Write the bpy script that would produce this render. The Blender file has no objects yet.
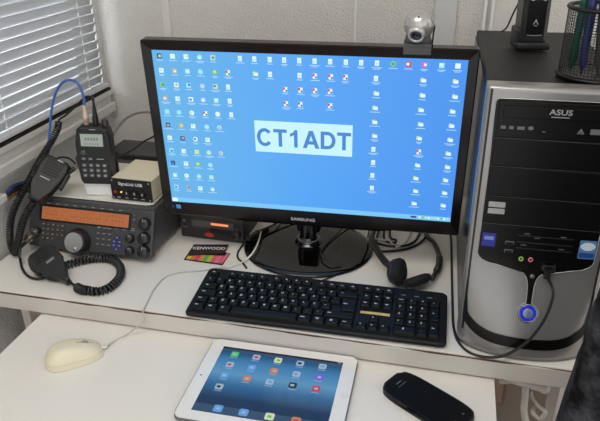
import bpy, bmesh, math, random
from mathutils import Vector as V, Matrix as M4, Euler
random.seed(7)
PI=math.pi
C=bpy.context.scene.collection
FZ=0.75            # desk top height above the floor; desk-frame z=0 is the desk top

# ---------------------------------------------------------------- camera pose (desk frame)
CAM=V((0,-0.8301,0.64538)); YAW,PITCH,ROLL,FPX=0.237184,-0.454227,-0.00872,634.25
def _basis():
    cy,sy=math.cos(YAW),math.sin(YAW)
    f=V((-sy*math.cos(PITCH),cy*math.cos(PITCH),math.sin(PITCH)))
    r0=V((cy,sy,0)); u0=r0.cross(f)
    return r0*math.cos(ROLL)+u0*math.sin(ROLL), u0*math.cos(ROLL)-r0*math.sin(ROLL), f
CR,CU,CF=_basis()
def ray(x,y): return ((x-300)*CR-(y-210.5)*CU)/FPX+CF
def Z(x,y,z=0.0): d=ray(x,y); return CAM+d*((z-CAM.z)/d.z)      # where a sight line meets height z
def Y(x,y,Yv): d=ray(x,y); return CAM+d*((Yv-CAM.y)/d.y)        # ... meets depth Y
def X(x,y,Xv): d=ray(x,y); return CAM+d*((Xv-CAM.x)/d.x)

# ---------------------------------------------------------------- materials
def srgb(c):
    return tuple(((v/255)/12.92 if v/255<=.04045 else ((v/255+.055)/1.055)**2.4) for v in c)+(1,)
MATS={}
def mat(name,rgb,rough=.5,metal=0.,var=.06,scale=40,bump=0.,bscale=200,coat=0.,emit=None,es=1.,spec=.5,sheen=0.,detail=3,trans=0.,bd=.002,con=0.):
    if name in MATS: return MATS[name]
    m=bpy.data.materials.new(name); m.use_nodes=True; nt=m.node_tree; N=nt.nodes; L=nt.links
    b=N['Principled BSDF']
    c=srgb(rgb)
    tc=N.new('ShaderNodeTexCoord')
    if var>0:
        n=N.new('ShaderNodeTexNoise'); n.inputs['Scale'].default_value=scale; n.inputs['Detail'].default_value=detail
        L.new(tc.outputs['Object'],n.inputs['Vector'])
        r=N.new('ShaderNodeMix'); r.data_type='RGBA'
        r.inputs['A'].default_value=tuple(min(1,v*(1-var)) for v in c[:3])+(1,)
        r.inputs['B'].default_value=tuple(min(1,v*(1+var)) for v in c[:3])+(1,)
        if con>0:
            mp=N.new('ShaderNodeMapRange'); mp.inputs['From Min'].default_value=.5-con; mp.inputs['From Max'].default_value=.5+con
            L.new(n.outputs['Fac'],mp.inputs['Value']); L.new(mp.outputs['Result'],r.inputs['Factor'])
        else: L.new(n.outputs['Fac'],r.inputs['Factor'])
        L.new(r.outputs['Result'],b.inputs['Base Color'])
    else: b.inputs['Base Color'].default_value=c
    b.inputs['Roughness'].default_value=rough; b.inputs['Metallic'].default_value=metal
    b.inputs['Coat Weight'].default_value=coat; b.inputs['Coat Roughness'].default_value=.05
    b.inputs['Specular IOR Level'].default_value=spec
    b.inputs['Sheen Weight'].default_value=sheen
    b.inputs['Transmission Weight'].default_value=trans
    if bump>0:
        n2=N.new('ShaderNodeTexNoise'); n2.inputs['Scale'].default_value=bscale; n2.inputs['Detail'].default_value=4
        L.new(tc.outputs['Object'],n2.inputs['Vector'])
        bp=N.new('ShaderNodeBump'); bp.inputs['Strength'].default_value=bump; bp.inputs['Distance'].default_value=bd
        L.new(n2.outputs['Fac'],bp.inputs['Height']); L.new(bp.outputs['Normal'],b.inputs['Normal'])
    if emit is not None:
        b.inputs['Emission Color'].default_value=srgb(emit); b.inputs['Emission Strength'].default_value=es
    MATS[name]=m; return m
def glow(name,rgb,s=1.0): return mat(name,(8,8,10),.25,0,0,emit=rgb,es=s,spec=.3)

# ---------------------------------------------------------------- mesh builder
def frame(o,x,z):            # matrix from origin, x axis, z axis
    x=V(x).normalized(); z=V(z).normalized(); y=z.cross(x).normalized(); x=y.cross(z)
    m=M4.Identity(4)
    for i in range(3): m[i][0]=x[i]; m[i][1]=y[i]; m[i][2]=z[i]; m[i][3]=o[i]
    return m
def TR(x,y,z,rx=0,ry=0,rz=0): return M4.Translation((x,y,z))@Euler((rx,ry,rz)).to_matrix().to_4x4()
class B:
    def __init__(s,M=None): s.bm=bmesh.new(); s.M=M or M4.Identity(4)
    def _add(s,verts,faces,mi=0,M=None,smooth=False):
        T=s.M@M if M is not None else s.M
        vs=[s.bm.verts.new(T@V(v)) for v in verts]
        for f in faces:
            try: fc=s.bm.faces.new([vs[i] for i in f]); fc.material_index=mi; fc.smooth=smooth
            except ValueError: pass
        return vs
    def sub(s,b2,mi=None,M=None,smooth=None):
        idx={}
        T=s.M@M if M is not None else s.M
        for v in b2.verts: idx[v.index]=s.bm.verts.new(T@v.co)
        for f in b2.faces:
            try: nf=s.bm.faces.new([idx[v.index] for v in f.verts])
            except ValueError: continue
            nf.material_index=f.material_index if mi is None else mi
            nf.smooth=f.smooth if smooth is None else smooth
        b2.free()
    def box(s,c,d,bev=0.,mi=0,M=None,seg=2):
        t=bmesh.new(); bmesh.ops.create_cube(t,size=1)
        for v in t.verts: v.co=V((v.co.x*d[0]+c[0],v.co.y*d[1]+c[1],v.co.z*d[2]+c[2]))
        if bev>0: bmesh.ops.bevel(t,geom=list(t.edges),offset=bev,segments=seg,affect='EDGES',profile=.5)
        t.verts.index_update(); s.sub(t,mi,M); return s
    def prism(s,pts,z0,z1,bev=0.,mi=0,M=None,seg=2,smooth=False):
        t=bmesh.new(); n=len(pts)
        a=[t.verts.new((p[0],p[1],z0)) for p in pts]; b=[t.verts.new((p[0],p[1],z1)) for p in pts]
        t.faces.new(a[::-1]); t.faces.new(b)
        for i in range(n): t.faces.new((a[i],a[(i+1)%n],b[(i+1)%n],b[i]))
        if bev>0:
            es=[e for e in t.edges if abs(e.verts[0].co.z-e.verts[1].co.z)<1e-9]
            bmesh.ops.bevel(t,geom=es,offset=bev,segments=seg,affect='EDGES',profile=.5)
        bmesh.ops.recalc_face_normals(t,faces=t.faces)
        if smooth:
            for f in t.faces: f.smooth=len(f.verts)==4
        t.verts.index_update(); s.sub(t,mi,M); return s
    def lathe(s,prof,n=32,mi=0,M=None,smooth=True,cap=True,sx=1.,sy=1.):
        vs=[];fs=[]
        for r,z in prof:
            for k in range(n):
                a=2*PI*k/n; vs.append((r*math.cos(a)*sx,r*math.sin(a)*sy,z))
        for i in range(len(prof)-1):
            for k in range(n):
                k2=(k+1)%n; fs.append((i*n+k,i*n+k2,(i+1)*n+k2,(i+1)*n+k))
        s._add(vs,fs,mi,M,smooth)
        if cap:
            for i,rev in ((0,True),(len(prof)-1,False)):
                if prof[i][0]>1e-6:
                    ring=[vs[i*n+k] for k in range(n)]
                    if rev: ring=ring[::-1]
                    s._add(ring,[tuple(range(n))],mi,M)
        return s
    def cyl(s,p0,p1,r0,r1=None,n=20,mi=0,smooth=True):
        r1=r0 if r1 is None else r1; p0=V(p0);p1=V(p1); z=(p1-p0); x=V((1,0,0)) if abs(z.normalized().x)<.9 else V((0,1,0))
        s.lathe([(r0,0),(r1,z.length)],n,mi,frame(p0,x,z),smooth); return s
    def ball(s,c,r,n=24,mi=0,sc=(1,1,1),M=None):
        k=n//2; prof=[(max(1e-6,math.sin(PI*i/k))*1.0,-math.cos(PI*i/k)) for i in range(k+1)]
        T=M4.Translation(c)@M4.Diagonal((r*sc[0],r*sc[1],r*sc[2],1))
        if M is not None: T=M@T
        s.lathe(prof,n,mi,T,True,False); return s
    def tube(s,pts,r,n=8,mi=0,closed=False,smooth=True,radii=None):
        pts=[V(p) for p in pts]; m=len(pts); vs=[];fs=[]
        up=None
        for i,p in enumerate(pts):
            if closed: t=pts[(i+1)%m]-pts[i-1]
            else: t=pts[min(i+1,m-1)]-pts[max(i-1,0)]
            t.normalize()
            if up is None: up=t.orthogonal().normalized()
            up=(up-t*up.dot(t)).normalized(); sd=t.cross(up)
            rr=radii[i] if radii else r
            for k in range(n):
                a=2*PI*k/n; vs.append(p+up*rr*math.cos(a)+sd*rr*math.sin(a))
        for i in range(m if closed else m-1):
            j=(i+1)%m
            for k in range(n): k2=(k+1)%n; fs.append((i*n+k,i*n+k2,j*n+k2,j*n+k))
        if not closed: fs.append(tuple(range(n))[::-1]); fs.append(tuple((m-1)*n+k for k in range(n)))
        s._add(vs,fs,mi,None,smooth); return s
    def grid(s,f,nu,nv,mi=0,smooth=True):
        vs=[f(i/nu,j/nv) for j in range(nv+1) for i in range(nu+1)]
        fs=[(j*(nu+1)+i,j*(nu+1)+i+1,(j+1)*(nu+1)+i+1,(j+1)*(nu+1)+i) for j in range(nv) for i in range(nu)]
        s._add(vs,fs,mi,None,smooth); return s
    def text(s,body,size,M,mi=0,ext=.0001,bold=0.,ax='CENTER',wid=1.):
        cu=bpy.data.curves.new('t','FONT'); cu.body=body; cu.size=size; cu.align_x=ax; cu.align_y='CENTER'
        cu.extrude=ext; cu.offset=bold; cu.resolution_u=3
        ob=bpy.data.objects.new('t',cu); C.objects.link(ob)
        dg=bpy.context.evaluated_depsgraph_get(); me=bpy.data.meshes.new_from_object(ob.evaluated_get(dg))
        t=bmesh.new(); t.from_mesh(me)
        for v in t.verts: v.co.x*=wid
        t.verts.index_update(); s.sub(t,mi,M,False)
        bpy.data.objects.remove(ob); bpy.data.curves.remove(cu); bpy.data.meshes.remove(me); return s
    def build(s,name,mats,parent=None,origin=None,recalc=False):
        if recalc: bmesh.ops.recalc_face_normals(s.bm,faces=s.bm.faces)
        me=bpy.data.meshes.new(name)
        if origin=='base':
            lo=V((min(v.co[i] for v in s.bm.verts) for i in range(3))); hi=V((max(v.co[i] for v in s.bm.verts) for i in range(3)))
            origin=V(((lo.x+hi.x)/2,(lo.y+hi.y)/2,lo.z))
        if origin is not None: bmesh.ops.translate(s.bm,verts=s.bm.verts,vec=-V(origin))
        s.bm.to_mesh(me); s.bm.free()
        for m in (mats if isinstance(mats,(list,tuple)) else [mats]): me.materials.append(m)
        o=bpy.data.objects.new(name,me); C.objects.link(o)
        if parent: o.parent=parent
        if origin is not None: o.location=origin
        return o
def rrect(w,h,r,n=5,cx=0,cy=0):
    pts=[]
    for (sx,sy,a0) in ((1,1,0),(-1,1,90),(-1,-1,180),(1,-1,270)):
        for k in range(n+1):
            a=math.radians(a0+90*k/n); pts.append((cx+sx*(w/2-r)+r*math.cos(a),cy+sy*(h/2-r)+r*math.sin(a)))
    return pts
def spline(pts,n=8,closed=False):
    pts=[V(p) for p in pts]; m=len(pts); out=[]
    for i in range(m if closed else m-1):
        if closed: p0,p1,p2,p3=pts[i-1],pts[i],pts[(i+1)%m],pts[(i+2)%m]
        else: p0,p1,p2,p3=pts[max(i-1,0)],pts[i],pts[i+1],pts[min(i+2,m-1)]
        for k in range(n):
            t=k/n; out.append(.5*((2*p1)+(p2-p0)*t+(2*p0-5*p1+4*p2-p3)*t*t+(3*p1-p0-3*p2+p3)*t**3))
    if not closed: out.append(pts[-1])
    return out
def coil(pts,R,r,pitch,seg=12):
    """helix wound round a smooth path"""
    p=spline(pts,40); L=[0]
    for i in range(1,len(p)): L.append(L[-1]+(p[i]-p[i-1]).length)
    turns=int(L[-1]/pitch); out=[]; up=None; j=0
    for k in range(turns*seg+1):
        s=L[-1]*k/(turns*seg)
        while j<len(L)-2 and L[j+1]<s: j+=1
        t=(s-L[j])/max(1e-9,L[j+1]-L[j]); c=p[j].lerp(p[j+1],t); tg=(p[j+1]-p[j]).normalized()
        if up is None: up=tg.orthogonal().normalized()
        up=(up-tg*up.dot(tg)).normalized(); sd=tg.cross(up); a=2*PI*k/seg
        out.append(c+up*R*math.cos(a)+sd*R*math.sin(a))
    return out
def tag(o,label,cat,group=None,kind=None):
    if label: o['label']=label
    if cat: o['category']=cat
    if group: o['group']=group
    if kind: o['kind']=kind
    return o
def thing(name,loc,label,cat,rz=0,group=None):
    o=bpy.data.objects.new(name,None); C.objects.link(o); o.empty_display_size=.02
    o.location=loc; o.rotation_euler=(0,0,rz); return tag(o,label,cat,group)
def struct(o): o['kind']='structure'; return o
def local(o):       # matrix taking desk-frame coordinates into the thing's own frame
    return (M4.Translation(o.location)@o.rotation_euler.to_matrix().to_4x4()).inverted()

# ================================================================ SETTING
wallm=mat('wall_paper_textured',(212,208,201),.85,0,.05,30,1.0,230,bd=.0035)
wallL=mat('wall_paper_window_side',(210,208,204),.85,0,.05,30,1.0,230,bd=.0035)
lami=mat('desk_laminate',(230,226,218),.42,0,.02,8,.03,300)
lami_edge=mat('desk_edge_laminate',(205,200,192),.45,0,.04,12)
worn=mat('worn_chipboard_edge',(92,52,30),.7,0,.35,60)
alu=mat('window_aluminium',(214,212,206),.4,.15,.05,20)
floorm=mat('floor_brown',(150,118,98),.55,0,.2,6)
white_trim=mat('trim_white',(225,223,220),.5,0,.02,20)
XL,YB,ZT=-.855,.62,1.75
b=B(); b.box((.4,-.6,-FZ-.02),(3.1,2.9,.04)); struct(b.build('floor',floorm,origin=(0,0,-FZ)))
b=B(); b.box((.4,YB+.03,(ZT-FZ)/2),(3.1,.06,ZT+FZ)); struct(b.build('wall_back',wallm,origin=(.4,YB+.03,-FZ)))
b=B(); b.box((.4,-.6,ZT+.03),(3.1,2.9,.06)); struct(b.build('ceiling',mat('ceiling_paint',(235,232,226),.9),origin=(0,0,ZT)))
# left wall with a window opening: y -.55 .. .597, z .226 .. .95
wy0,wy1,wz0,wz1=-.6,.598,.222,.98
b=B()
b.box((XL-.06,(-2.05+YB)/2,(wz0-FZ)/2),(.12,2.05+YB,wz0+FZ))
b.box((XL-.06,(-2.05+YB)/2,(wz1+ZT)/2),(.12,2.05+YB,ZT-wz1))
b.box((XL-.06,(wy1+YB)/2,(wz0+wz1)/2),(.12,YB-wy1,wz1-wz0))
b.box((XL-.06,(-2.05+wy0)/2,(wz0+wz1)/2),(.12,wy0+2.05,wz1-wz0))
struct(b.build('wall_left',wallL,origin=(XL,0,-FZ)))
# window: frame bars in the opening, glass
w=bpy.data.objects.new('window_1',None); C.objects.link(w); w.location=(XL,0,wz0); struct(w)
Lw=local(w); b=B(Lw)
for z in (wz0+.012,wz1-.012): b.box((XL-.07,(wy0+wy1)/2,z),(.05,wy1-wy0,.024),.002)
for y in (wy0+.015,-.05,wy1-.015): b.box((XL-.07,y,(wz0+wz1)/2),(.045,.03,wz1-wz0-.048),.002)
b.build('window_frame',alu,w)
b=B(Lw); b.box((XL-.08,(wy0+wy1)/2,(wz0+wz1)/2),(.004,wy1-wy0-.03,wz1-wz0-.04))
gm=bpy.data.materials.new('window_glass'); gm.use_nodes=True; gb=gm.node_tree.nodes['Principled BSDF']
gb.inputs['Transmission Weight'].default_value=1; gb.inputs['Roughness'].default_value=.02; gb.inputs['IOR'].default_value=1.05
b.build('window_pane',gm,w)
b=B(Lw); b.box((XL+.004,(wy0+wy1)/2+.0,wz0-.010),(.03,wy1-wy0+.02,.014),.002)
b.box((XL+.001,(wy0+wy1)/2,wz0-.027),(.018,wy1-wy0+.02,.020),.002)
b.box((XL+.006,(wy0+wy1)/2,wz0-.049),(.03,wy1-wy0+.02,.024),.003)
b.box((XL+.001,(wy0+wy1)/2,wz0-.066),(.012,wy1-wy0+.02,.012),.002)
b.build('window_sill',alu,w)
b=B(Lw); b.box((XL+.006,(wy0+wy1)/2,wz0-.0005),(.026,wy1-wy0,.006),.001); b.build('rail_shade_strip',mat('rail_shade_black',(20,20,22),.7),w)  # black strip standing in for the shade under the blind's bottom rail
# wall trims on the back wall
def trim(n,x0,x1,t=.008,z0=0.0,m=white_trim):
    b=B(); b.box(((x0+x1)/2,YB-t/2,(z0+ZT)/2),(x1-x0,t,ZT-z0),.0015); struct(b.build('trim_%d'%n,m,origin=((x0+x1)/2,YB,z0)))
trim(1,-.684,-.664,.006,m=mat('trim_wallcolour',(214,210,203),.7))
trim(2,-.2225,-.2165,.004)
trim(3,-.047,-.001,.014,m=mat('trim_grey_white',(200,199,198),.6))
trim(4,.054,.061,.012,m=white_trim); trim(5,.069,.076,.012,m=white_trim)

# window blind
blind=thing('window_blind',(XL+.012,0,wz0+.016),'white aluminium venetian blind with tilted slats over the window at the left','blind')
slm=mat('blind_slat_white',(200,200,201),.38,.0,.02,20)
Lb=local(blind); b=B(Lb); ax=XL+.010; tilt=math.radians(60); wS=.0262
z=wz0+.030; ys0,ys1=-.58,.585; rr=random.Random(3)
while z<wz1-.05:
    dy=rr.uniform(-.003,.003)
    def f(u,v,z=z,dy=dy):
        s=(v-.5)*wS; cam=.0036*(1-(2*v-1)**2)
        # upper edge leans into the room
        x=ax+s*math.cos(tilt)-cam*math.sin(tilt); zz=z+s*math.sin(tilt)+cam*math.cos(tilt)
        return (x,ys0+(ys1+dy-ys0)*u,zz)
    b.grid(f,24,6)
    z+=.0208
sl=b.build('slat_panel',slm,blind)
md=sl.modifiers.new('t','SOLIDIFY'); md.thickness=.0004
b=B(Lb); b.box((ax,(ys0+ys1)/2,wz0+.012),(.024,ys1-ys0,.009),.002); b.build('bottom_rail',slm,blind)
b=B(Lb); b.box((ax,(ys0+ys1)/2,wz1-.02),(.03,ys1-ys0,.03),.002); b.build('head_rail',slm,blind)
for y in (-.35,.19,.50):
    b=B(Lb); zz=wz0+.02; k=0
    while zz<wz1-.04:
        b.cyl((ax+.0112,y,zz),(ax+.0112,y,zz+.0209),.0006,n=6)
        b.box((ax+.0105,y,zz+.009),(.003,.0035,.007),.0008)
        zz+=.0208
    b.build('ladder_cord',mat('cord_white',(235,235,235),.6),blind)

# ================================================================ DESK
h=.040
desk=thing('desk',(-.3,.31,-FZ),'white laminate computer desk standing against the wall with a worn brown front edge','desk')
Ld=local(desk)
DT=.0360
b=B(Ld); b.box((-.275,.312,-DT/2),(1.14,.612,DT),.0012); b.build('desk_top',lami,desk)
b=B(Ld); b.box((-.275,.0048,-.0196),(1.138,.003,.0320),.0005); b.M=Ld@M4.Translation((0,-.0012,0)); b.build('edge_band',lami_edge,desk)
b=B(Ld)
def we(u,v):
    x=-.843+1.136*u; t=min(.0034,.0014*(1+.6*math.sin(x*23)+.5*math.sin(x*61+1))*(1.2+1.8*max(0,min(1,(-.45-x)/.15)))+.0006)
    return (x,.0030,-.0004-t*v)
b.grid(we,160,1); b.build('worn_edge_line',worn,desk)
for x in (-.780,.217):
    b=B(Ld); b.box((x,.33,-(FZ+DT)/2),(.018,.54,FZ-DT),.001); b.build('side_panel',lami_edge,desk)
b=B(Ld); b.box((-.28,.50,-.28),(.97,.012,.46),.001); b.build('back_panel',mat('board_brown',(196,170,150),.7),desk)
tray=thing('keyboard_tray',(-.293,-.12,-h-.016),'lower white pull-out shelf in front of the desk carrying mouse, tablet and phone','shelf')
Lt=local(tray)
b=B(Lt); b.box((-.2925,-.075,-h-.008),(.811,.65,.016),.0008); b.build('shelf_board',lami,tray)
for x in (-.70,.114):
    b=B(Lt); b.box((x,.16,-h-.010),(.008,.18,.018),.0008) ; b.build('slide_rail',mat('rail_metal',(200,200,200),.35,.8),tray)
# cables under the desk
wc=mat('cable_white',(225,222,214),.45,0,.03)
def cable(name,pts,r,m,label,cat='cable',n=8,group=None,sm=10):
    b=B(); b.tube(spline(pts,sm),r,n); return tag(b.build(name,m,origin='base'),label,cat,group)
cable('white_cable',[Y(500,381,.06),Y(523,381,.05),Y(525,395,.05),Y(524,412,.05),Y(530,440,.06)],.006,wc,'thick white cable hanging down under the desk beside the pull-out shelf')
cable('white_cable',[Y(505,377,.045),Y(522,383,.035),Y(538,387,.03),Y(545,390,.03),Y(546,383,.04)],.0065,wc,'white cable end sticking out horizontally just under the desk top')
cable('white_cable',[Y(530,390,.07),Y(533,398,.07),Y(539,406,.065),Y(545,412,.06),Y(540,418,.06),Y(533,413,.06),Y(536,407,.07),Y(548,400,.08)],.0042,wc,'white cable tied in a small knot under the desk')

# ================================================================ MONITOR
mo=V((-.5063,.2029,.1198)); ma,mt=.04916,-.06927
mX=V((math.cos(ma),math.sin(ma),0)); mn=V((-math.sin(ma),math.cos(ma),0)); mU=V((0,0,math.cos(mt)))+mn*math.sin(mt)
MP=frame(mo,mX,mX.cross(mU))    # panel frame: x right, y up, z towards viewer
bez=mat('monitor_gloss_black',(17,10,12),.16,0,.1,10,coat=.0,spec=.35)
blk=mat('black_plastic',(24,24,25),.45,0,.1,60)
blk2=mat('black_plastic_satin',(33,33,34),.32,0,.1,60)
gloss=mat('gloss_black_base',(8,8,9),.06,0,.1,10,coat=.3)
monitor=thing('computer_monitor',(-.253,.285,0),'large black glossy widescreen monitor showing a blue desktop with many icons','monitor',rz=ma)
Lm=local(monitor); SW,SH=.531,.2987
b=B(Lm@MP)
ol,orr,ot,ob_=-.0175,.5475,.3165,-.0265
# front bezel: ring between outer rounded rectangle and screen rectangle
def ring(b,inner,outer,z0,z1,mi=0):
    n=len(inner); vs=[(p[0],p[1],z0) for p in inner]+[(p[0],p[1],z1) for p in outer]
    fs=[(i,n+i,n+(i+1)%n,(i+1)%n)[::-1] for i in range(n)]; b._add(vs,fs,mi)
def loopr(x0,x1,y0,y1,r,n=5):
    return rrect(x1-x0,y1-y0,r,n,(x0+x1)/2,(y0+y1)/2)
I=loopr(0,SW,0,SH,.0004); I0=loopr(0,SW,0,SH,.0004); O=loopr(ol+.002,orr-.002,ob_+.002,ot-.002,.004); O2=loopr(ol,orr,ob_,ot,.005); 
ring(b,I,O,.0022,.0045); ring(b,I0,I,-.0005,.0022); ring(b,O,O2,.0045,.0025); ring(b,O2,O2,.0025,-.016)
O3=loopr(ol+.02,orr-.02,ob_+.02,ot-.02,.01); ring(b,O2,O3,-.016,-.032); b._add([(p[0],p[1],-.032) for p in O3],[tuple(range(len(O3)))[::-1]])
# lower chin bulge under the logo
b.prism([( .10,-.026),(.13,-.030),(.40,-.030),(.43,-.026),(.43,-.022),(.10,-.022)],-.012,.0035,.0008)
b.build('bezel',bez,monitor)
b=B(Lm@MP); b.text('SAMSUNG',.0086,M4.Translation((.260,-.0165,.0047)),bold=.0002,wid=1.18); b.build('brand_lettering',mat('silver_print',(205,205,208),.4,.3),monitor)
# screen with icons: all one displayed picture
SB=glow('screen_blue',(72,150,232),1.0)
def scr_mat():
    m=bpy.data.materials.new('screen_wallpaper'); m.use_nodes=True; nt=m.node_tree; N=nt.nodes;L=nt.links; b=N['Principled BSDF']
    tc=N.new('ShaderNodeTexCoord'); sp=N.new('ShaderNodeSeparateXYZ'); L.new(tc.outputs['Object'],sp.inputs[0])
    mr=N.new('ShaderNodeMapRange'); mr.inputs['From Min'].default_value=-.25; mr.inputs['From Max'].default_value=.25; L.new(sp.outputs['X'],mr.inputs['Value'])
    cr=N.new('ShaderNodeValToRGB'); L.new(mr.outputs['Result'],cr.inputs['Fac'])
    cr.color_ramp.elements[0].color=srgb((100,172,222)); cr.color_ramp.elements[1].color=srgb((72,142,228))
    e=cr.color_ramp.elements.new(.5); e.color=srgb((84,158,232))
    L.new(cr.outputs['Color'],b.inputs['Emission Color']); b.inputs['Emission Strength'].default_value=1.0
    b.inputs['Base Color'].default_value=(.004,.004,.005,1); b.inputs['Roughness'].default_value=.35; b.inputs['Specular IOR Level'].default_value=.3
    return m
pal=[scr_mat(),glow('px_white',(214,236,240),1),glow('px_label',(176,214,246),1),glow('px_cyan',(150,220,240),1),glow('px_green',(120,200,90),1),
     glow('px_yellow',(190,220,160),1),glow('px_red',(205,70,90),1),glow('px_dark',(50,80,130),1),glow('px_orange',(190,170,130),1),
     glow('px_panel',(190,232,244),1),glow('px_text',(70,130,200),1),glow('px_magenta',(210,90,170),1),glow('px_taskbar',(120,190,236),1),glow('px_paleblue',(168,200,235),1)]
b=B(Lm@MP)
def q(x0,x1,y0,y1,z,mi,bb=None): (bb or b)._add([(x0,y0,z),(x1,y0,z),(x1,y1,z),(x0,y1,z)],[(0,1,2,3)],mi)
q(0,SW,0,SH,0,0); q(0,SW,0,.0095,.0001,12); q(.001,.012,.001,.0085,.0002,1); q(.46,.47,.003,.007,.0002,7)
for i in range(10): q(.474+i*.0055,.478+i*.0055,.003,.007,.0002,[1,4,5,1,3,5,1,4,1,3][i])
rr=random.Random(11)
def icon(c,r,kind):
    x=(.013+.0240*c if c<6 else .157+.0256*(c-6))+rr.uniform(-.001,.001); y=.288-.0255*r; s=.0046; z=.0002
    if kind=='doc':
        q(x-s*.75,x+s*.75,y-s,y+s,z,1); q(x-s*.5,x+s*.5,y-s*.2,y+s*.1,z+.0001,13); q(x-s*.5,x+s*.5,y-s*.7,y-s*.45,z+.0001,13)
    elif kind=='folder':
        q(x-s,x+s*.8,y-s*.7,y+s*.6,z,5); q(x-s*.9,x-.1*s,y+s*.6,y+s*.85,z,5); q(x-s*.5,x+s,y-s*.8,y+s*.3,z+.0001,1)
    elif kind=='shot':
        q(x-s*.8,x+s*.8,y-s,y+s,z,1); q(x-s*.9,x-s*.1,y-s*.1,y+s*.9,z+.0001,6)
        q(x+.1*s,x+.7*s,y-s*.8,y-s*.1,z+.0001,7)
    else:
        mi=kind if isinstance(kind,int) else rr.choice([1,3,4,5,8,1,3,13,7,1])
        n=12 if rr.random()<.5 else 4
        pts=[(x+s*math.cos(2*PI*(k+.5)/n)*(1 if n>4 else 1.3),y+s*math.sin(2*PI*(k+.5)/n)*(1 if n>4 else 1.3),z) for k in range(n)]
        b._add(pts,[tuple(range(n))],mi)
        x2=x+rr.uniform(-.3,.3)*s; y2=y+rr.uniform(-.3,.3)*s; q(x2-s*.5,x2+s*.5,y2-s*.45,y2+s*.45,z+.0001,rr.choice([1,1,3,8,5,10]))
    wl=rr.uniform(.005,.009); q(x-wl,x+wl,y-.0082,y-.0070,z,2)
    if rr.random()<.4: q(x-wl*.6,x+wl*.6,y-.0103,y-.0093,z,2)
rows={0:list(range(5))+[6,7,8,9,10,11,12,13,14,15,16,17,18,19,20],1:[0,1,2,3,4,5,7,8,10,11,12,13,15,18,20],2:[0,1,2,3,4,5,9,10,11,12,15,18,20],
 3:[0,1,2,3,4,5,9,10,12,15,18,20],4:[0,1,2,3,4,5,15,18,20],5:[0,1,2,3,4,15,18,20],6:[0,1,2,3,15,18,20],7:[0,1,2,3,4,15,18,20],8:[0,1,2,3,15,18,20],
 9:[0,1,2,3,15,18,20],10:[0,1,2,3,18,20]}
for r,cs in rows.items():
    for c in cs:
        k=None
        if c>=18: k='folder'
        elif c==15: k='folder' if 1<r<6 else 'doc'
        elif c in (7,) : k='doc' if r==0 else 'folder'
        elif c>=6: k='doc' if r<2 and c<11 else 'shot'
        elif c==5 and r>1: k='doc'
        if (r,c) in ((6,18),(1,5),(4,3)): k='shot'
        if r==0 and c>=16: k={16:4,17:6,18:11,19:3,20:1}[c]
        if r==0 and c in (11,12,13,14,15): k='doc'
        icon(c,r,k)
q(.175,.350,.118,.178,.0002,9)

def glyph(ch,x,y,H,W):      # heavy sans capitals drawn as flat polygons; returns nothing
    t=.155*H*1.25; th=.19*H; z=.0004
    def P(pts): b._add([(x+px*W,y+py*H,z) for px,py in pts],[tuple(range(len(pts)))],10)
    a=t/W*1.0; c=th/H
    if ch=='T': P([(0,1-c),(1,1-c),(1,1),(0,1)]); P([(.5-a/2,0),(.5+a/2,0),(.5+a/2,1-c),(.5-a/2,1-c)])
    elif ch=='1': P([(.60-a/2,0),(.60+a/2,0),(.60+a/2,1),(.62-a/2*.7,1),(.60-a/2,.93)]); P([(.60-a/2,.93),(.60-a/2,.70),(.12,.60),(.12,.78),(.40,.86)])
    elif ch=='A':
        P([(0,0),(a*1.12,0),(.5+a*.10,.78),(.5+a*.55,1),(.5-a*.55,1)]); P([(1,0),(.5+a*.55,1),(.5-a*.10,.78),(1-a*1.12,0)]); P([(.25,.22),(.75,.22),(.70,.22+c),(.30,.22+c)])
    elif ch=='D':
        P([(0,0),(a,0),(a,1),(0,1)]); n=18; o=[];i_=[]
        for k in range(n+1):
            g=-PI/2+PI*k/n; o.append((.45+.55*math.cos(g),.5+.5*math.sin(g))); i_.append((.45+(.55-a)*math.cos(g),.5+(.5-c)*math.sin(g)))
        for k in range(n): P([i_[k],o[k],o[k+1],i_[k+1]])
        P([(a,0),(.45,0),(.45,c),(a,c)]); P([(a,1-c),(.45,1-c),(.45,1),(a,1)])
    elif ch=='C':
        n=30; o=[];i_=[]
        for k in range(n+1):
            g=math.radians(38)+math.radians(284)*k/n; o.append((.52+.52*math.cos(g),.5+.52*math.sin(g))); i_.append((.52+(.52-a)*math.cos(g),.5+(.52-c)*math.sin(g)))
        for k in range(n): P([i_[k],o[k],o[k+1],i_[k+1]])
gx=.1785; H_=.0335
for ch,wd_,gap in (('C',.0275,.0030),('T',.0245,.0030),('1',.0215,.0038),('A',.0300,.0022),('D',.0265,.0026),('T',.0245,0)):
    glyph(ch,gx,.1300,H_,wd_); gx+=wd_+gap
b.build('screen',pal,monitor)
b=B(Lm@MP); q(.001,.005,-.0100,-.0050,.0049,1); q(.009,.0185,-.0125,-.0035,.0049,0); b.build('blue_sticker',[mat('sticker_blue',(80,150,215),.5),mat('sticker_deep',(40,70,130),.5)],monitor)
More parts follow.
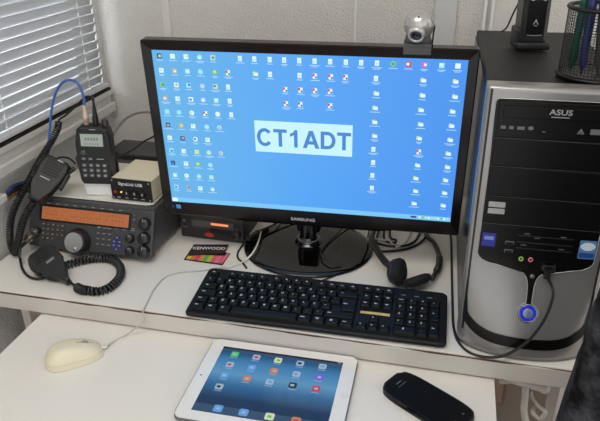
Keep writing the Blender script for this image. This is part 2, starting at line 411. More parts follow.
# stand
Ls=M4.Identity(4)
b=B(); prof=[(.0,.0),(.99,.0),(1.,.25),(.985,.5),(.9,.75),(.55,.95),(.25,1.15),(0.0001,1.2)]
b.lathe([(r*1.0,zz*.012) for r,zz in prof],72,sx=.133,sy=.118); b.build('base',gloss,monitor,recalc=True)
b=B(); b.lathe([(.030,.010),(.027,.016),(.020,.021),(.017,.03),(.017,.062)],40,M=TR(.0,.005,0)); b.box((0,.014,.070),(.05,.030,.07),.008)
b.build('neck',mat('neck_gloss',(16,16,18),.08,0,.1,10,coat=.8),monitor)
b=B(); b.lathe([(.0185,.0215),(.0245,.0200),(.0245,.0222),(.0185,.0240)],40,M=TR(.0,.005,0)); b.build('neck_ring',mat('chrome_ring',(120,120,125),.15,.9),monitor)

# ================================================================ WEBCAM
wb=MP@V((.449,SH+.018,0)) ; webcam=thing('webcam',tuple(wb),'round silver webcam clipped on top of the monitor','webcam',rz=ma)
Lc=local(webcam)@MP
b=B(Lc); sx=.450
b.box((sx,.3145,.0062),(.044,.018,.0030),.0012); b.box((sx,.3190,-.012),(.044,.0040,.040),.0012); b.box((sx,.306,-.034),(.036,.022,.004),.001)
b.prism([(sx-.022,.321),(sx-.0165,.343),(sx+.0165,.343),(sx+.022,.321)],-.014,.004,.003,smooth=True)
b.build('clip',mat('webcam_grey',(70,70,72),.4),webcam)
bc=(sx,.3500,-.006); 
b=B(Lc); b.ball(bc,.0238,40); b.build('ball_body',mat('webcam_silver',(188,186,182),.24,.6,.03),webcam)
dirv=V((-.12,-.40,.9)).normalized(); lf=frame(V(bc),(1,0,0),dirv)
b=B(Lc@lf); b.lathe([(.0125,.0185),(.0135,.025),(.0125,.0285),(.0095,.0290),(.0080,.026)],36,cap=False); lr=b.build('lens_ring',mat('webcam_ring',(200,198,194),.25,.5),webcam)
b=B(Lc@lf); b.lathe([(.0090,.0255),(.0090,.0275),(.0055,.0280),(.004,.0265),(.00001,.0268)],30,cap=False); b.build('lens',mat('lens_black',(10,10,12),.05,0,0,coat=1),webcam)
b=B(Lc); b.ball((sx-.001,.3655,.0115),.0018,10); b.build('status_light',blk,webcam)
cable('webcam_cable',[MP@V(p) for p in ((sx+.020,.352,-.024),(sx+.0245,.343,-.026),(sx+.024,.33,-.037),(sx+.02,.28,-.045),(sx,.20,-.047))],.0013,blk,'thin black webcam cable dropping behind the monitor')

# ================================================================ KEYBOARD
kw,kd=.442,.135
kb=thing('computer_keyboard',(-.408,.0012,0),'black full-size keyboard with white legends lying in front of the monitor','keyboard',rz=.022)
kbm=mat('keyboard_black',(15,15,15),.5,0,.08,80,.15,900,spec=.3); keym=mat('key_black',(16,16,16),.45,0,.08,80,.1,900,spec=.22); leg=mat('key_print',(215,215,215),.6)
sl_=math.atan2(.011,kd)        # top slopes up to the back
b=B()
def kprof(inset,z0,z1,zb0,zb1):
    o=rrect(kw-2*inset,kd-2*inset,.009,5,kw/2,kd/2)
    return [(p[0],p[1],z0+(z1-z0)*(p[1]/kd)) for p in o]
loops=[kprof(.003,.002,.002,0,0),kprof(.0,.005,.006,0,0),kprof(.0,.0085,.019,0,0),kprof(.0022,.0110,.0220,0,0)]
n=len(loops[0]); vs=[p for l in loops for p in l]
fs=[(i*n+k,i*n+(k+1)%n,(i+1)*n+(k+1)%n,(i+1)*n+k) for i in range(3) for k in range(n)]
fs.append(tuple(range(n))[::-1])
b._add(vs,fs)
top=loops[-1]
# recessed key wells: simple top face
b._add(top,[tuple(range(n))])
b.build('case',kbm,kb,recalc=True)
KT=frame(V((0,0,.0111)),(1,0,0),V((0,-math.sin(sl_),math.cos(sl_))))
U=.01880; y0=.0085
def mk(w_,d_,sc):
    """one sculpted key cap"""
    t=[]
    for (ins,zz) in ((0,0),(.0004,.0012),(.0019,.0052),(.0026,.0058)):
        t.append([(p[0],p[1],zz) for p in rrect(w_-2*ins,d_-2*ins,max(.0006,.0012-ins*.1),2)])
    return t
keys=[]
def K(x,y,w_=1.,d_=1.,s='',sm=False): keys.append((x,y,w_,d_,s))
mx=.0085
r0,r1,r2,r3,r4=y0,y0+U,y0+2*U,y0+3*U,y0+4*U; rf=y0+5*U+.0055
def row(y,x,items,d_=1.):
    for it in items:
        w_,s=it if isinstance(it,tuple) else (1.,it)
        if s is not None: K(x+w_*U/2,y+d_*U/2,w_,d_,s)
        x+=w_*U
row(r4,mx,['\\']+list('1234567890')+["'",'+',(2.,'<--')])
row(r3,mx,[(1.5,'Tab')]+list('QWERTYUIOP')+['*','`'])
K(mx+13.5*U+.75*U,r2+U,1.5,2.,'Enter')
row(r2,mx,[(1.75,'Caps')]+list('ASDFGHJKL')+['C','~'])
# ISO shift rows
row(r1,mx,[(1.25,'Shift'),'<']+list('ZXCVBNM')+[',','.','-',(2.75,'Shift')])
row(r0,mx,[(1.25,'Ctrl'),(1.25,'W'),(1.25,'Alt'),(6.25,''),(1.25,'AltGr'),(1.25,'W'),(1.25,'M'),(1.25,'Ctrl')])
x=mx; 
fr=['Esc',None]+['F%d'%i for i in range(1,13)]
xx=mx; K(xx+U/2,rf+.006,1,.66,'Esc'); xx+=1.9*U
for i in range(1,13):
    K(xx+U/2,rf+.006,1,.66,'F%d'%i); xx+=U*1.0+(.45*U if i in (4,8) else 0)
nx=mx+15.22*U
for i,s in enumerate(('Prt','Scr','Brk')): K(nx+(i+.5)*U,rf+.006,1,.66,s)
for i,s in enumerate(('Ins','Hm','PgU')): K(nx+(i+.5)*U,r4+U/2,1,1,s)
for i,s in enumerate(('Del','End','PgD')): K(nx+(i+.5)*U,r3+U/2,1,1,s)
K(nx+1.5*U,r1+U/2,1,1,'^'); 
for i,s in enumerate('<v>'): K(nx+(i+.5)*U,r0+U/2,1,1,s)
px_=mx+18.44*U
for i,s in enumerate(('Num','/','*','-')): K(px_+(i+.5)*U,r4+U/2,1,1,s)
for i,s in enumerate('789'): K(px_+(i+.5)*U,r3+U/2,1,1,s)
K(px_+3.5*U,r2+U,1,2,'+')
for i,s in enumerate('456'): K(px_+(i+.5)*U,r2+U/2,1,1,s)
for i,s in enumerate('123'): K(px_+(i+.5)*U,r1+U/2,1,1,s)
K(px_+3.5*U,r0+U,1,2,'Ent'); K(px_+U,r0+U/2,2,1,'0'); K(px_+2.5*U,r0+U/2,1,1,'.')
def keycap(bb,x,y,w_,d_,s):
    W=w_*U-.0012; D=d_*U-.0012; L=mk(W,D,1); m=len(L[0])
    vs=[(p[0]+x,p[1]+y,p[2]) for l in L for p in l]
    fs=[(i*m+k,i*m+(k+1)%m,(i+1)*m+(k+1)%m,(i+1)*m+k) for i in range(3) for k in range(m)]+[tuple(3*m+k for k in range(m))]
    bb._add(vs,fs,0)
    if s:
        sz=.0062 if len(s)==1 else .0036
        dx=-.0022 if len(s)==1 else -W/2+.0075
        bb.text(s,sz,M4.Translation((x+dx,y+.0012,.0059)),mi=1,ext=.00003,bold=.00012)
keys.sort(key=lambda k:k[1])
for k in keys[:100]:
    bb=B(KT); keycap(bb,*k); o=bb.build('key',[keym,leg],kb)
if keys[100:]:
    bb=B(KT)
    for k in keys[100:]: keycap(bb,*k)
    o=bb.build('keys',[keym,leg],kb); o['kind']='stuff'
b=B(KT); b.box((nx+1.5*U,r2+U*.42,.0012),(.050,.0060,.0014),.0004); o=b.build('gold_label_strip',mat('gold_foil',(236,196,120),.3,.35,.25,200),kb); o['label']='shiny gold label strip above the arrow keys'
b=B(KT)
for i in range(3): b.box((px_+(i*1.2+.6)*U,rf+.006,.0004),(.008,.002,.0006))
b.build('status_strip',mat('grey_print',(120,120,120),.5),kb)
kbw=M4.Translation(kb.location)@kb.rotation_euler.to_matrix().to_4x4()
cable('keyboard_cable',[kbw@V((.20,.134,.010)),kbw@V((.205,.150,.004)),Z(345,270,.004),Z(330,262,.018),Z(322,250,.017),V((-.185,.395,.014)),V((-.16,.52,.004))],.0016,blk,'thin black keyboard cable leaving the keyboard back edge')

# ================================================================ TABLET
tb=thing('tablet_computer',(-.3505,-.1925,-h),'white-framed tablet showing rows of app icons lying on the lower shelf','tablet',rz=.014)
TW,TD=.2500,.1900
b=B(); b.prism([(p[0],p[1]) for p in rrect(TW,TD,.012,7,TW/2,TD/2)],0.0008,.0085,.0022,smooth=True); b.build('back_shell',mat('tablet_alu',(120,120,122),.35,.7),tb)
b=B(); b.prism(rrect(TW-.0022,TD-.0022,.0112,7,TW/2,TD/2),.0082,.0092,.0003); b.build('front_frame',mat('tablet_white',(232,231,228),.15,0,.01,coat=.4),tb)
SX,SY=.2035,.1520; sx0=(TW-SX)/2; sy0=(TD-SY)/2
def tab_mat():
    m=bpy.data.materials.new('tablet_wallpaper'); m.use_nodes=True; nt=m.node_tree; N=nt.nodes;L=nt.links; b=N['Principled BSDF']
    tc=N.new('ShaderNodeTexCoord'); sp=N.new('ShaderNodeSeparateXYZ'); L.new(tc.outputs['Object'],sp.inputs[0])
    mr=N.new('ShaderNodeMapRange'); mr.inputs['From Min'].default_value=sy0; mr.inputs['From Max'].default_value=sy0+SY; L.new(sp.outputs['Y'],mr.inputs['Value'])
    cr=N.new('ShaderNodeValToRGB'); L.new(mr.outputs['Result'],cr.inputs['Fac']); E=cr.color_ramp.elements
    E[0].color=srgb((22,34,56)); E[1].color=srgb((30,50,78))
    for p_,c_ in ((.22,(24,44,76)),(.42,(52,102,150)),(.58,(92,150,190)),(.75,(70,130,178)),(.93,(40,84,124))): e=E.new(p_); e.color=srgb(c_)
    L.new(cr.outputs['Color'],b.inputs['Emission Color']); b.inputs['Emission Strength'].default_value=.75
    b.inputs['Base Color'].default_value=(.004,.004,.005,1); b.inputs['Roughness'].default_value=.12
    return m
tp=[tab_mat(),glow('ti_green',(70,190,90),.9),glow('ti_white',(150,170,190),.9),glow('ti_blue',(90,150,215),.9),glow('ti_orange',(190,120,70),.9),glow('ti_purple',(120,80,210),.9),
    glow('ti_red',(190,50,70),.9),glow('ti_dark',(40,40,50),.9),glow('ti_cream',(205,205,170),.9),glow('ti_bar',(12,18,34),.9),glow('ti_label',(150,180,205),.8),glow('ti_dock',(60,84,112),.7)]
b=B()
def tq(x0,x1,y0,y1,z,mi): b._add([(x0,y0,z),(x1,y0,z),(x1,y1,z),(x0,y1,z)],[(0,1,2,3)],mi)
tq(sx0,sx0+SX,sy0,sy0+SY,.0094,0); tq(sx0,sx0+SX,sy0+SY-.004,sy0+SY,.0095,9); tq(sx0,sx0+SX,sy0,sy0+.0165,.0095,11)
tq(sx0+SX-.009,sx0+SX-.003,sy0+SY-.003,sy0+SY-.001,.0096,2)
grid=[[1,2,8,2,2],[2,3,4,2,5],[3,4,2,7,6],[2]]
for r_,rw in enumerate(grid):
    for c_,mi in enumerate(rw):
        cx=sx0+.0245+c_*.037; cy=sy0+SY-.0165-r_*.0265
        b.prism(rrect(.0125,.0125,.0025,3,cx,cy),.0094,.0096,mi=mi)
        k=[7,6,1,7,3][(r_+c_)%5] if mi in (2,8) else 2
        b.prism(rrect(.006,.005,.001,2,cx+.0008*((r_*3+c_)%3-1),cy),.0096,.0097,mi=k)
        tq(cx-.006,cx+.006,cy-.0098,cy-.0086,.0095,10)
for c_,mi in enumerate((3,3,8,4)):
    cx=sx0+.0385+c_*.0395; cy=sy0+.0105
    b.prism(rrect(.0140,.0140,.0028,3,cx,cy),.0096,.0098,mi=mi); b.prism(rrect(.006,.005,.001,2,cx,cy),.0098,.0099,mi=[2,2,1,6][c_])
b.build('screen',tp,tb)
b=B(); b.lathe([(.0055,.0092),(.0055,.0094),(.0049,.0094),(.0049,.00925)],28,M=TR(TW-.0105,TD/2,0),cap=False); b.box((TW-.0105,TD/2,.0093),(.003,.003,.0002))
b.build('home_button',mat('button_grey',(205,205,203),.3),tb)
b=B(); b.lathe([(.0014,.0090),(.0014,.0094),(.00001,.0094)],12,M=TR(.0105,TD/2,0)); b.build('front_camera',blk,tb)

# ================================================================ PHONE
ph=thing('mobile_phone',(.0120,-.0755,-h),'black mobile phone lying face up on the lower shelf beside the tablet','phone',rz=math.radians(-32))
b=B(); PL,PW=.139,.066
def phone_out(L_,W_):
    pts=[]
    for k in range(64):
        a=2*PI*k/64; e=4.2; c_,s_=math.cos(a),math.sin(a)
        pts.append((L_/2*math.copysign(abs(c_)**(2/e),c_),W_/2*math.copysign(abs(s_)**(2/5.),s_)))
    return pts
b.prism(phone_out(PL,PW),.0006,.0105,.003,smooth=True,seg=3); b.build('body',mat('phone_black',(16,15,18),.4,0,.1,spec=.3),ph)
b=B(); b.prism(phone_out(PL-.006,PW-.005),.0104,.0109,.0002); b.build('glass_front',mat('phone_glass',(7,7,9),.5,0,0,spec=.15),ph)
b=B(); b.box((-.0535,0,.0110),(.002,.012,.0003),.0001); b.build('earpiece',mat('earpiece_grey',(110,110,112),.4,.4),ph)
b=B(); b.text('SAMSUNG',.0042,TR(-.047,0,.01105,0,0,-PI/2),ext=.00003,bold=.00005); b.build('brand_lettering',mat('phone_print',(90,90,95),.4),ph)
b=B(); b.box((.054,-.010,.0110),(.0012,.006,.0002)); b.box((.054,.012,.0110),(.003,.004,.0002)); b.build('touch_key',mat('phone_print2',(70,70,75),.4),ph)

# ================================================================ MOUSE
mA=Z(103,347,-h+.008); mBk=Z(45,362,-h+.008)
mc=(mA+mBk)/2; ang=math.atan2(mA.y-mBk.y,mA.x-mBk.x)
ml=(mA-mBk).length
mouse=thing('computer_mouse',(mc.x,mc.y,-h),'cream coloured wired mouse on the lower shelf at the left','mouse',rz=ang)
cream=mat('mouse_cream',(224,215,190),.4,0,.02)
def mouse_pt(u,v):      # u around, v bottom->top
    a=2*PI*u; t=v
    e=3.0; c_,s_=math.cos(a),math.sin(a)
    rx=ml/2*math.copysign(abs(c_)**(2/e),c_); ry=.0275*math.copysign(abs(s_)**(2/e),s_)
    ry*=1-.10*(rx/(ml/2))
    ph_=t*PI/2; k=math.cos(ph_)**.55 if t<1 else 0
    hgt=.0320*(math.sin(ph_)**.9); 
    xx=rx*k-.004*t
    slope=1-.26*max(0,(xx+.01)/(ml/2))**1.3-.28*max(0,(-xx-.012)/(ml/2))**2
    return (xx,ry*k*(1-.04*t),.0006+hgt*slope)
b=B(); b.grid(mouse_pt,48,16); bmesh.ops.remove_doubles(b.bm,verts=b.bm.verts,dist=1e-5); b.build('shell',cream,mouse,recalc=True)
b=B(); 
def seam(y_,x0,x1):
    pts=[]
    for k in range(21):
        x=x0+(x1-x0)*k/20
        # find surface height by sampling
        best=0
        for v in range(0,101):
            vv=v/100; kk=math.cos(vv*PI/2)**.55 if vv<1 else 0
            # approx: elliptical
        rx=min(.999,abs((x+.003)/(ml/2))); yy=min(.999,abs(y_/.0275)); R=(rx**3+yy**3)**(1/3); R=min(R,.995)
        ph_=math.acos(R**(1/.55)); hh=.0320*(math.sin(ph_)**.9); sp=1-.26*max(0,(x+.01)/(ml/2))**1.3-.28*max(0,(-x-.012)/(ml/2))**2
        pts.append((x,y_,.0006+hh*sp))
    return pts
b.tube(seam(0.0,.006,ml/2-.006),.00045,5); b.build('button_seam',mat('seam_dark',(120,112,90),.7),mouse)
wp=seam(0,.018,.0181)[0]
b=B(); b.lathe([(.0001,-.003),(.0065,-.003),(.0075,-.0015),(.0075,.0015),(.0065,.003),(.0001,.003)],24,M=M4.Translation((wp[0],0,wp[2]-.0048))@Euler((PI/2,0,0)).to_matrix().to_4x4())
b.build('scroll_wheel',mat('wheel_grey',(150,146,130),.6),mouse)
b=B(); sidem=mat('mouse_side',(214,204,168),.4)
sp_=[V(mouse_pt(u/60,.20)) for u in range(60)]
b.tube(sp_,.0006,5,closed=True); b.build('side_seam',sidem,mouse)
b=B(); b.cyl((ml/2-.004,0,.008),(ml/2+.006,0,.006),.003,.002); b.build('cable_boot',cream,mouse)
mend=V((mc.x,mc.y,-h))+V((math.cos(ang)*(ml/2+.005),math.sin(ang)*(ml/2+.005),.0065))
mcab=mat('mouse_cable',(188,184,172),.5)
cable('mouse_cable',[mend,Z(113,342,-h+.002),Z(124,336,-h+.002),V((Z(134,327,0).x,-.012,-.012)),V((Z(139,319,0).x,-.0045,.0028)),Z(147,303,.0016),Z(155,288,.0016),Z(166,277,.0016),Z(182,272.5,.0016),Z(200,271,.0016),Z(215,268.5,.0016),Z(226,267.3,.0016)],.0014,mcab,'thin pale mouse cable curving over the desk edge and behind the keyboard')

# ================================================================ BROCHURE
br=thing('brochure',tuple((Z(206,256,0))),'small folded dark brochure with white lettering and colourful strip, left of monitor base','brochure')
Lbr=local(br)
def poly(bb,pix,z,mi=0,th=.0006):
    pts=[Z(x,y,z) for x,y in pix]; bb.prism([(p.x,p.y) for p in pts][::1] ,z-th,z,mi=mi)
b=B(Lbr); poly(b,[(183.7,259.5),(222.5,265),(230.3,253.3),(193,246)],.0012,th=.001); b.build('inner_leaf',mat('leaf_black',(24,22,24),.4),br)
cols=[(214,190,60),(222,120,60),(205,70,110),(225,140,80),(96,180,70),(190,190,60),(216,90,110),(226,120,140),(220,90,120)]
b=B(Lbr); ms=[mat('strip_%02d'%i,c,.4,0,.15,200) for i,c in enumerate(cols)]
def lerp(a,b_,t): return (a[0]+(b_[0]-a[0])*t,a[1]+(b_[1]-a[1])*t)
for i in range(9):
    t0,t1=i/9,(i+1)/9; A0,A1=(185.8,258.8),(222,263.6); B0,B1=(189,254.4),(226.5,256.0)
    poly(b,[lerp(A0,A1,t0),lerp(A0,A1,t1),lerp(B0,B1,t1),lerp(B0,B1,t0)],.0014,mi=i,th=.0002)
poly(b,[(222.2,263.4),(229.5,253.6),(227.0,253.2),(223.5,257.6)],.0015,mi=7,th=.0002)
b.build('colour_strip',ms,br)
fl=[Z(188.5,255.8,.0022),Z(224.3,253.2,.0022),Z(228.8,244.6,.0062),Z(193.6,244.6,.0062)]
b=B(Lbr); nrm=V((0,0,.0005)); b._add([p for p in fl]+[p+nrm for p in fl],[(3,2,1,0),(4,5,6,7),(0,1,5,4),(1,2,6,5),(2,3,7,6),(3,0,4,7)]); b.build('cover',mat('cover_black',(26,25,27),.35),br,recalc=True)
fx=(fl[1]-fl[0]); fm=(fl[0]+fl[1]+fl[2]+fl[3])/4; nz=fx.cross(fl[3]-fl[0])
b=B(Lbr@frame(fm+V((.000,.0020,.0016)),(fl[2]-fl[3]),nz)); b.text('KENWOOD',.0125,M4.Identity(4),ext=.0001,bold=.0002,wid=1.0)
b.build('cover_lettering',mat('white_print',(228,228,230),.5),br)

# ================================================================ COMPUTER TOWER
TWd,TH=.200,.420
tw=thing('computer_tower',(.050,.045,0),'black and silver computer tower standing at the right end of the desk','computer',rz=.026); tw.scale=(.97,1,1)
silver=mat('bezel_silver',(156,154,152),.30,.55,.03,30); casem=mat('case_black',(12,12,13),.55,0,.1,50,.1,600)
sidem2=mat('case_side_black',(30,31,34),.22,0,.08,50)
panelm=mat('panel_black_gloss',(9,9,10),.30,0,.1,20,spec=.3)
b=B(); b.box((TWd/2,.235,.214),(TWd-.006,.405,.404),.002); b.build('case_body',casem,tw)
b=B(); b.box((.0018,.24,.213),(.0018,.39,.385),.0006); b.build('side_cover',sidem2,tw)
b=B(); b.box((TWd-.0018,.24,.213),(.0018,.39,.385),.0006); b.build('side_cover',sidem2,tw)
def sm(t): t=max(0,min(1,t)); return t*t*(3-2*t)
def fy(u,z,off=0.):       # depth of the front surface
    e=1-(2*u/TWd-1)**2
    bulge=.034*max(0,e)**.6*sm((.17-z)/.17)+.004*max(0,e)**.5
    return -bulge-off
edge=.030
def front(uu,vv):
    u=TWd*uu; z=.004+(TH-.004)*vv; return (u,fy(u,z),z)
b=B(); b.grid(front,40,70)
# sides and top of bezel
def sideg(u0):
    def f(a,c): z=.004+(TH-.004)*c; return (u0,fy(u0,z)+(edge-fy(u0,z))*a,z)
    return f
b.grid(sideg(0),2,70); b.grid(sideg(TWd),2,70)
b.grid(lambda a,c:(TWd*a,fy(TWd*a,TH)+(edge-fy(TWd*a,TH))*c,TH),40,2)
b.grid(lambda a,c:(TWd*a,fy(TWd*a,.004)+(edge-fy(TWd*a,.004))*c,.004),40,2)
bmesh.ops.remove_doubles(b.bm,verts=b.bm.verts,dist=1e-5)
fb=b.build('front_bezel',silver,tw,recalc=True)
# dark groove down both sides
for u0 in (.0045,TWd-.0075):
    b=B(); b.grid(lambda a,c,u0=u0:(u0+.003*a,fy(u0+.003*a,.03+.387*c,.0006),.03+.387*c),1,60); b.build('side_groove',blk,tw)
zs=[.405-.0005*i for i in range(15)]+[.3975-.2295*i/24 for i in range(25)]+[.168-.001*i for i in range(1,37)]+[.132-.001*i for i in range(1,93)]
PCz=.0800
def Lhalf(z):     # half width of the black panel at height z
    if z>.398: return TWd/2-.013-(.007-math.sqrt(max(0,.007**2-(z-.398)**2)))
    if z>=.168: return TWd/2-.015+.002*sm((z-.3)/.1)
    if z>=.150:
        t=(.168-z)/.018; return TWd/2-.015-.030*(1-math.sqrt(max(0,1-t*t)))
    if z>=.140:
        t=(.150-z)/.010; return .055-(.055-.013)*t
    hs=.0088*math.exp(-(.140-z)/.008)+.0042
    d=abs(z-PCz)
    if d<.0155: hs=max(hs,math.sqrt(.0155**2-d*d))
    return hs
zs=[z for z in zs if z>=PCz-.0154]
b=B(); rows_=len(zs); nu=14; vs=[]
for z in zs:
    hw=Lhalf(z)
    for i in range(nu+1):
        u=TWd/2-hw+2*hw*i/nu; vs.append((u,fy(u,z,.0012),z))
b._add(vs,[(j*(nu+1)+i,(j+1)*(nu+1)+i,(j+1)*(nu+1)+i+1,j*(nu+1)+i+1) for j in range(rows_-1) for i in range(nu)],0,None,True)
b.build('black_front_panel',panelm,tw,recalc=False)
# outline of the panel: thin bright rim
rim=[(TWd/2-Lhalf(z),fy(TWd/2-Lhalf(z),z,.0012),z) for z in zs]; rim2=[(TWd/2+Lhalf(z),fy(TWd/2+Lhalf(z),z,.0012),z) for z in zs][::-1]
b=B(); b.tube([p for p in rim+rim2],.0007,5,closed=True); b.build('panel_rim',mat('rim_silver',(200,200,200),.25,.7),tw)
def fbx(bb,u0,u1,z0,z1,off=.0016,mi=0,n=6):
    bb.grid(lambda a,c:(u0+(u1-u0)*a,fy(u0+(u1-u0)*a,z0+(z1-z0)*c,off),z0+(z1-z0)*c),n,2,mi)
# drive bay lines as separate covers
cover=mat('bay_cover_black',(11,11,12),.35,0,.1,30,spec=.3)
for (z0,z1) in ((.351,.402),(.309,.349),(.263,.306),(.219,.260)):
    b=B(); ym=fy(.1,.35)-.0017; b.prism(rrect(.164,z1-z0,.002,3,.1,(z0+z1)/2),0,.0028,.0007,M=frame(V((0,ym+.0026,0)),(1,0,0),(0,-1,0)))
    b.build('drive_bay_cover',cover,tw)
    b=B(); b.box((.1,ym+.0002,z0-.0014),(.166,.0008,.0007)); b.build('bay_seam_highlight',mat('seam_highlight_grey',(62,62,64),.4),tw)  # grey line paints the edge highlight along the bay gap
# optical drive (on the top bay)
yb=fy(.1,.35)-.0017-.0004
FM=frame(V((0,yb,0)),(1,0,0),(0,-1,0))
grey=mat('print_grey',(150,150,152),.5)
b=B(FM); b.prism(rrect(.150,.0165,.002,3,.1,.388),0,.0016,.0005); dt=b.build('disc_tray_door',cover,tw)
b=B(FM); b.text('ASUS',.0105,M4.Translation((.1,.390,.0018)),ext=.0001,bold=.0002,wid=1.25); b.box((.1,.3835,.0018),(.024,.0012,.0002)); b.build('brand_lettering',grey,tw)
b=B(FM)
for x_,w_ in ((.027,.007),(.038,.006),(.051,.010)): b.box((x_,.3655,.0004),(w_,.0045,.0006),.0002)
b.prism(rrect(.007,.005,.002,3,.064,.366),0,.0006); b.box((.082,.362,.0004),(.004,.0012,.0006))
b.build('drive_logo_marks',mat('print_dim',(105,105,108),.5),tw)
b=B(FM); b.prism([(.126,.364),(.134,.364),(.130,.3695)],0,.0006); b.box((.130,.3625,.0004),(.009,.0014,.0006)); b.prism(rrect(.016,.0075,.001,2,.15,.3655),0,.0012,.0003); b.build('eject_button',mat('print_dim',(105,105,108),.5),tw)
# stickers
b=B(FM); b.prism(rrect(.024,.0085,.001,2,.0335,.249),0,.0006); b.prism(rrect(.024,.0085,.001,2,.0335,.2385),0,.0006); b.build('silver_sticker',mat('sticker_silver',(170,172,170),.35,.3,.5,600),tw)
def onf(u,z,off=.0014):
    e=.003; fu=(fy(u+e,z)-fy(u-e,z))/(2*e); fz=(fy(u,z+e)-fy(u,z-e))/(2*e)
    n_=V((fu,-1,fz)).normalized(); return frame(V((u,fy(u,z),z))+n_*off,V((1,fu,0)),n_)
b=B(onf(.029,.190)); b.prism(rrect(.020,.022,.001,2),0,.0006); b.prism(rrect(.014,.006,.001,2,0,.003),.0006,.0009,mi=1); b.build('blue_sticker',[mat('sticker_navy',(38,48,150),.3),mat('sticker_pale',(120,140,210),.3)],tw)
b=B(onf(.1715,.187)); b.prism(rrect(.024,.030,.002,3),0,.0006); b.prism([(.0105*math.cos(t*PI/12),.0055+.0065*math.sin(t*PI/12)) for t in range(24)],.0006,.0009,mi=1); b.box((0,-.009,.0007),(.021,.008,.0004),mi=2)
b.build('processor_sticker',[mat('sticker_blue2',(90,135,190),.3),mat('sticker_white',(215,228,238),.3),mat('sticker_darkblue',(40,80,150),.3)],tw)
# card reader slots
dark=mat('slot_dark',(5,5,5),.8)
for u0,u1,z_ in ((.070,.150,.201),(.070,.150,.190),(.070,.150,.180)):
    b=B(); fbx(b,u0,u1,z_,z_+.0022,.0018,0,12); b.build('card_slot',mat('slot_rim',(40,40,41),.35),tw)
b=B()
for u_,z_ in ((.083,.205),(.098,.199),(.135,.204),(.080,.186),(.135,.184)): fbx(b,u_-.004,u_+.004,z_,z_+.0014,.0020,0,2)
b.build('slot_marks',mat('print_dim',(105,105,108),.5),tw)
for z_ in (.174,.188):
    b=B(); b.box((.060,fy(.06,z_)-.0010,z_),(.013,.0018,.0055),.0006); b.box((.060,fy(.06,z_)-.0020,z_-.0006),(.010,.0004,.0028),mi=1); b.build('usb_port',[mat('usb_metal',(120,120,122),.3,.8),dark],tw)
for u_,c_,nm in ((.080,(150,190,90),'audio_jack'),(.094,(215,120,130),'audio_jack')):
    b=B(onf(u_,.163)); b.lathe([(.0038,0),(.0038,.0012),(.002,.0012),(.0018,.0002)],20,cap=False); b.lathe([(.0017,.0003),(.00001,.0004)],12,mi=1,cap=False)
    b.build(nm,[mat('jack_%d'%c_[0],c_,.35),dark],tw)
# small screw-like button at the V
b=B(onf(.1,.1365)); b.lathe([(.0035,0),(.0035,.001),(.003,.0016),(.0001,.0018)],20); b.build('reset_button',mat('button_metal',(130,130,132),.3,.6),tw)
# power button
b=B(onf(.1,PCz,.0012)); b.lathe([(.0145,0),(.0145,.0014),(.0138,.002),(.0128,.0014)],40,cap=False); b.build('power_ring',mat('power_ring_silver',(170,172,180),.25,.6),tw)
b=B(onf(.1,PCz,.0012)); b.lathe([(.0129,.0004),(.0129,.0012),(.0080,.0016),(.0078,.001)],40,cap=False); b.build('blue_light_ring',mat('blue_light',(20,30,160),.25,0,0,emit=(34,50,190),es=.38),tw)
b=B(onf(.1,PCz,.0012)); b.lathe([(.0079,.0008),(.0079,.0024),(.007,.003),(.0001,.0028)],32); b.build('power_button',mat('power_cap',(130,140,165),.25,.4,emit=(90,120,220),es=.08),tw)
# black swoosh band near the foot
b=B()
def band(a,c):
    u=.004+(TWd-.008)*a; e=(2*a-1)**2; ee=e**2.2
    zt=.040+.030*ee*1.0+.10*max(0,abs(2*a-1)-.93)/.07*.5; zb=.023+.026*ee
    z=zb+(zt-zb)*c; return (u,fy(u,z,.0013),z)
b.grid(band,60,4); b.build('black_band',panelm,tw)
for x_ in (.03,.17):
    for y_ in (.02,.40): b=B(); b.lathe([(.012,0),(.013,.003),(.012,.010)],20,M=TR(x_,y_,.0)); b.build('foot',mat('rubber',(25,25,25),.8),tw)

# ================================================================ CABLE ACROSS TOWER (usb lead) 
tM=M4.Translation(tw.location)@tw.rotation_euler.to_matrix().to_4x4()
pg=thing('usb_plug_lead',tuple(tM@V((.1165,fy(.119,.157)-.002,.150))),'black plug and cable running from the tower front socket down over the desk','cable')
Lp=local(pg)
pM=tM@frame(V((.1165,fy(.119,.157)-.0018,.157)),(1,0,0),(0,-1,0))
b=B(Lp@pM); b.prism(rrect(.019,.011,.002,3),0,.012,.002); b.prism([(-.0055,.0055),(.0055,.0055),(.0045,-.018),(-.0045,-.018)],.002,.012,.0015); b.build('plug',blk,pg)
b=B(Lp)
pc=[pM@V((0,-.016,.008)),Y(553,290,.010),Y(551,304,.003),Y(543,322,.0),Y(529,340,.0),Y(512,352,.0),Y(498,357,.0),Z(482,356.5,.0022),Z(468,351.5,.0022),Z(458,341,.0022),Z(453.5,326,.0022),Z(452.5,305,.0022),Z(452,285,.0022),Z(451.5,262,.0022),Z(451,240,.0022),Z(449,225,.0022)]
b.tube(spline(pc,10),.0022,8); b.build('cord',blk,pg)

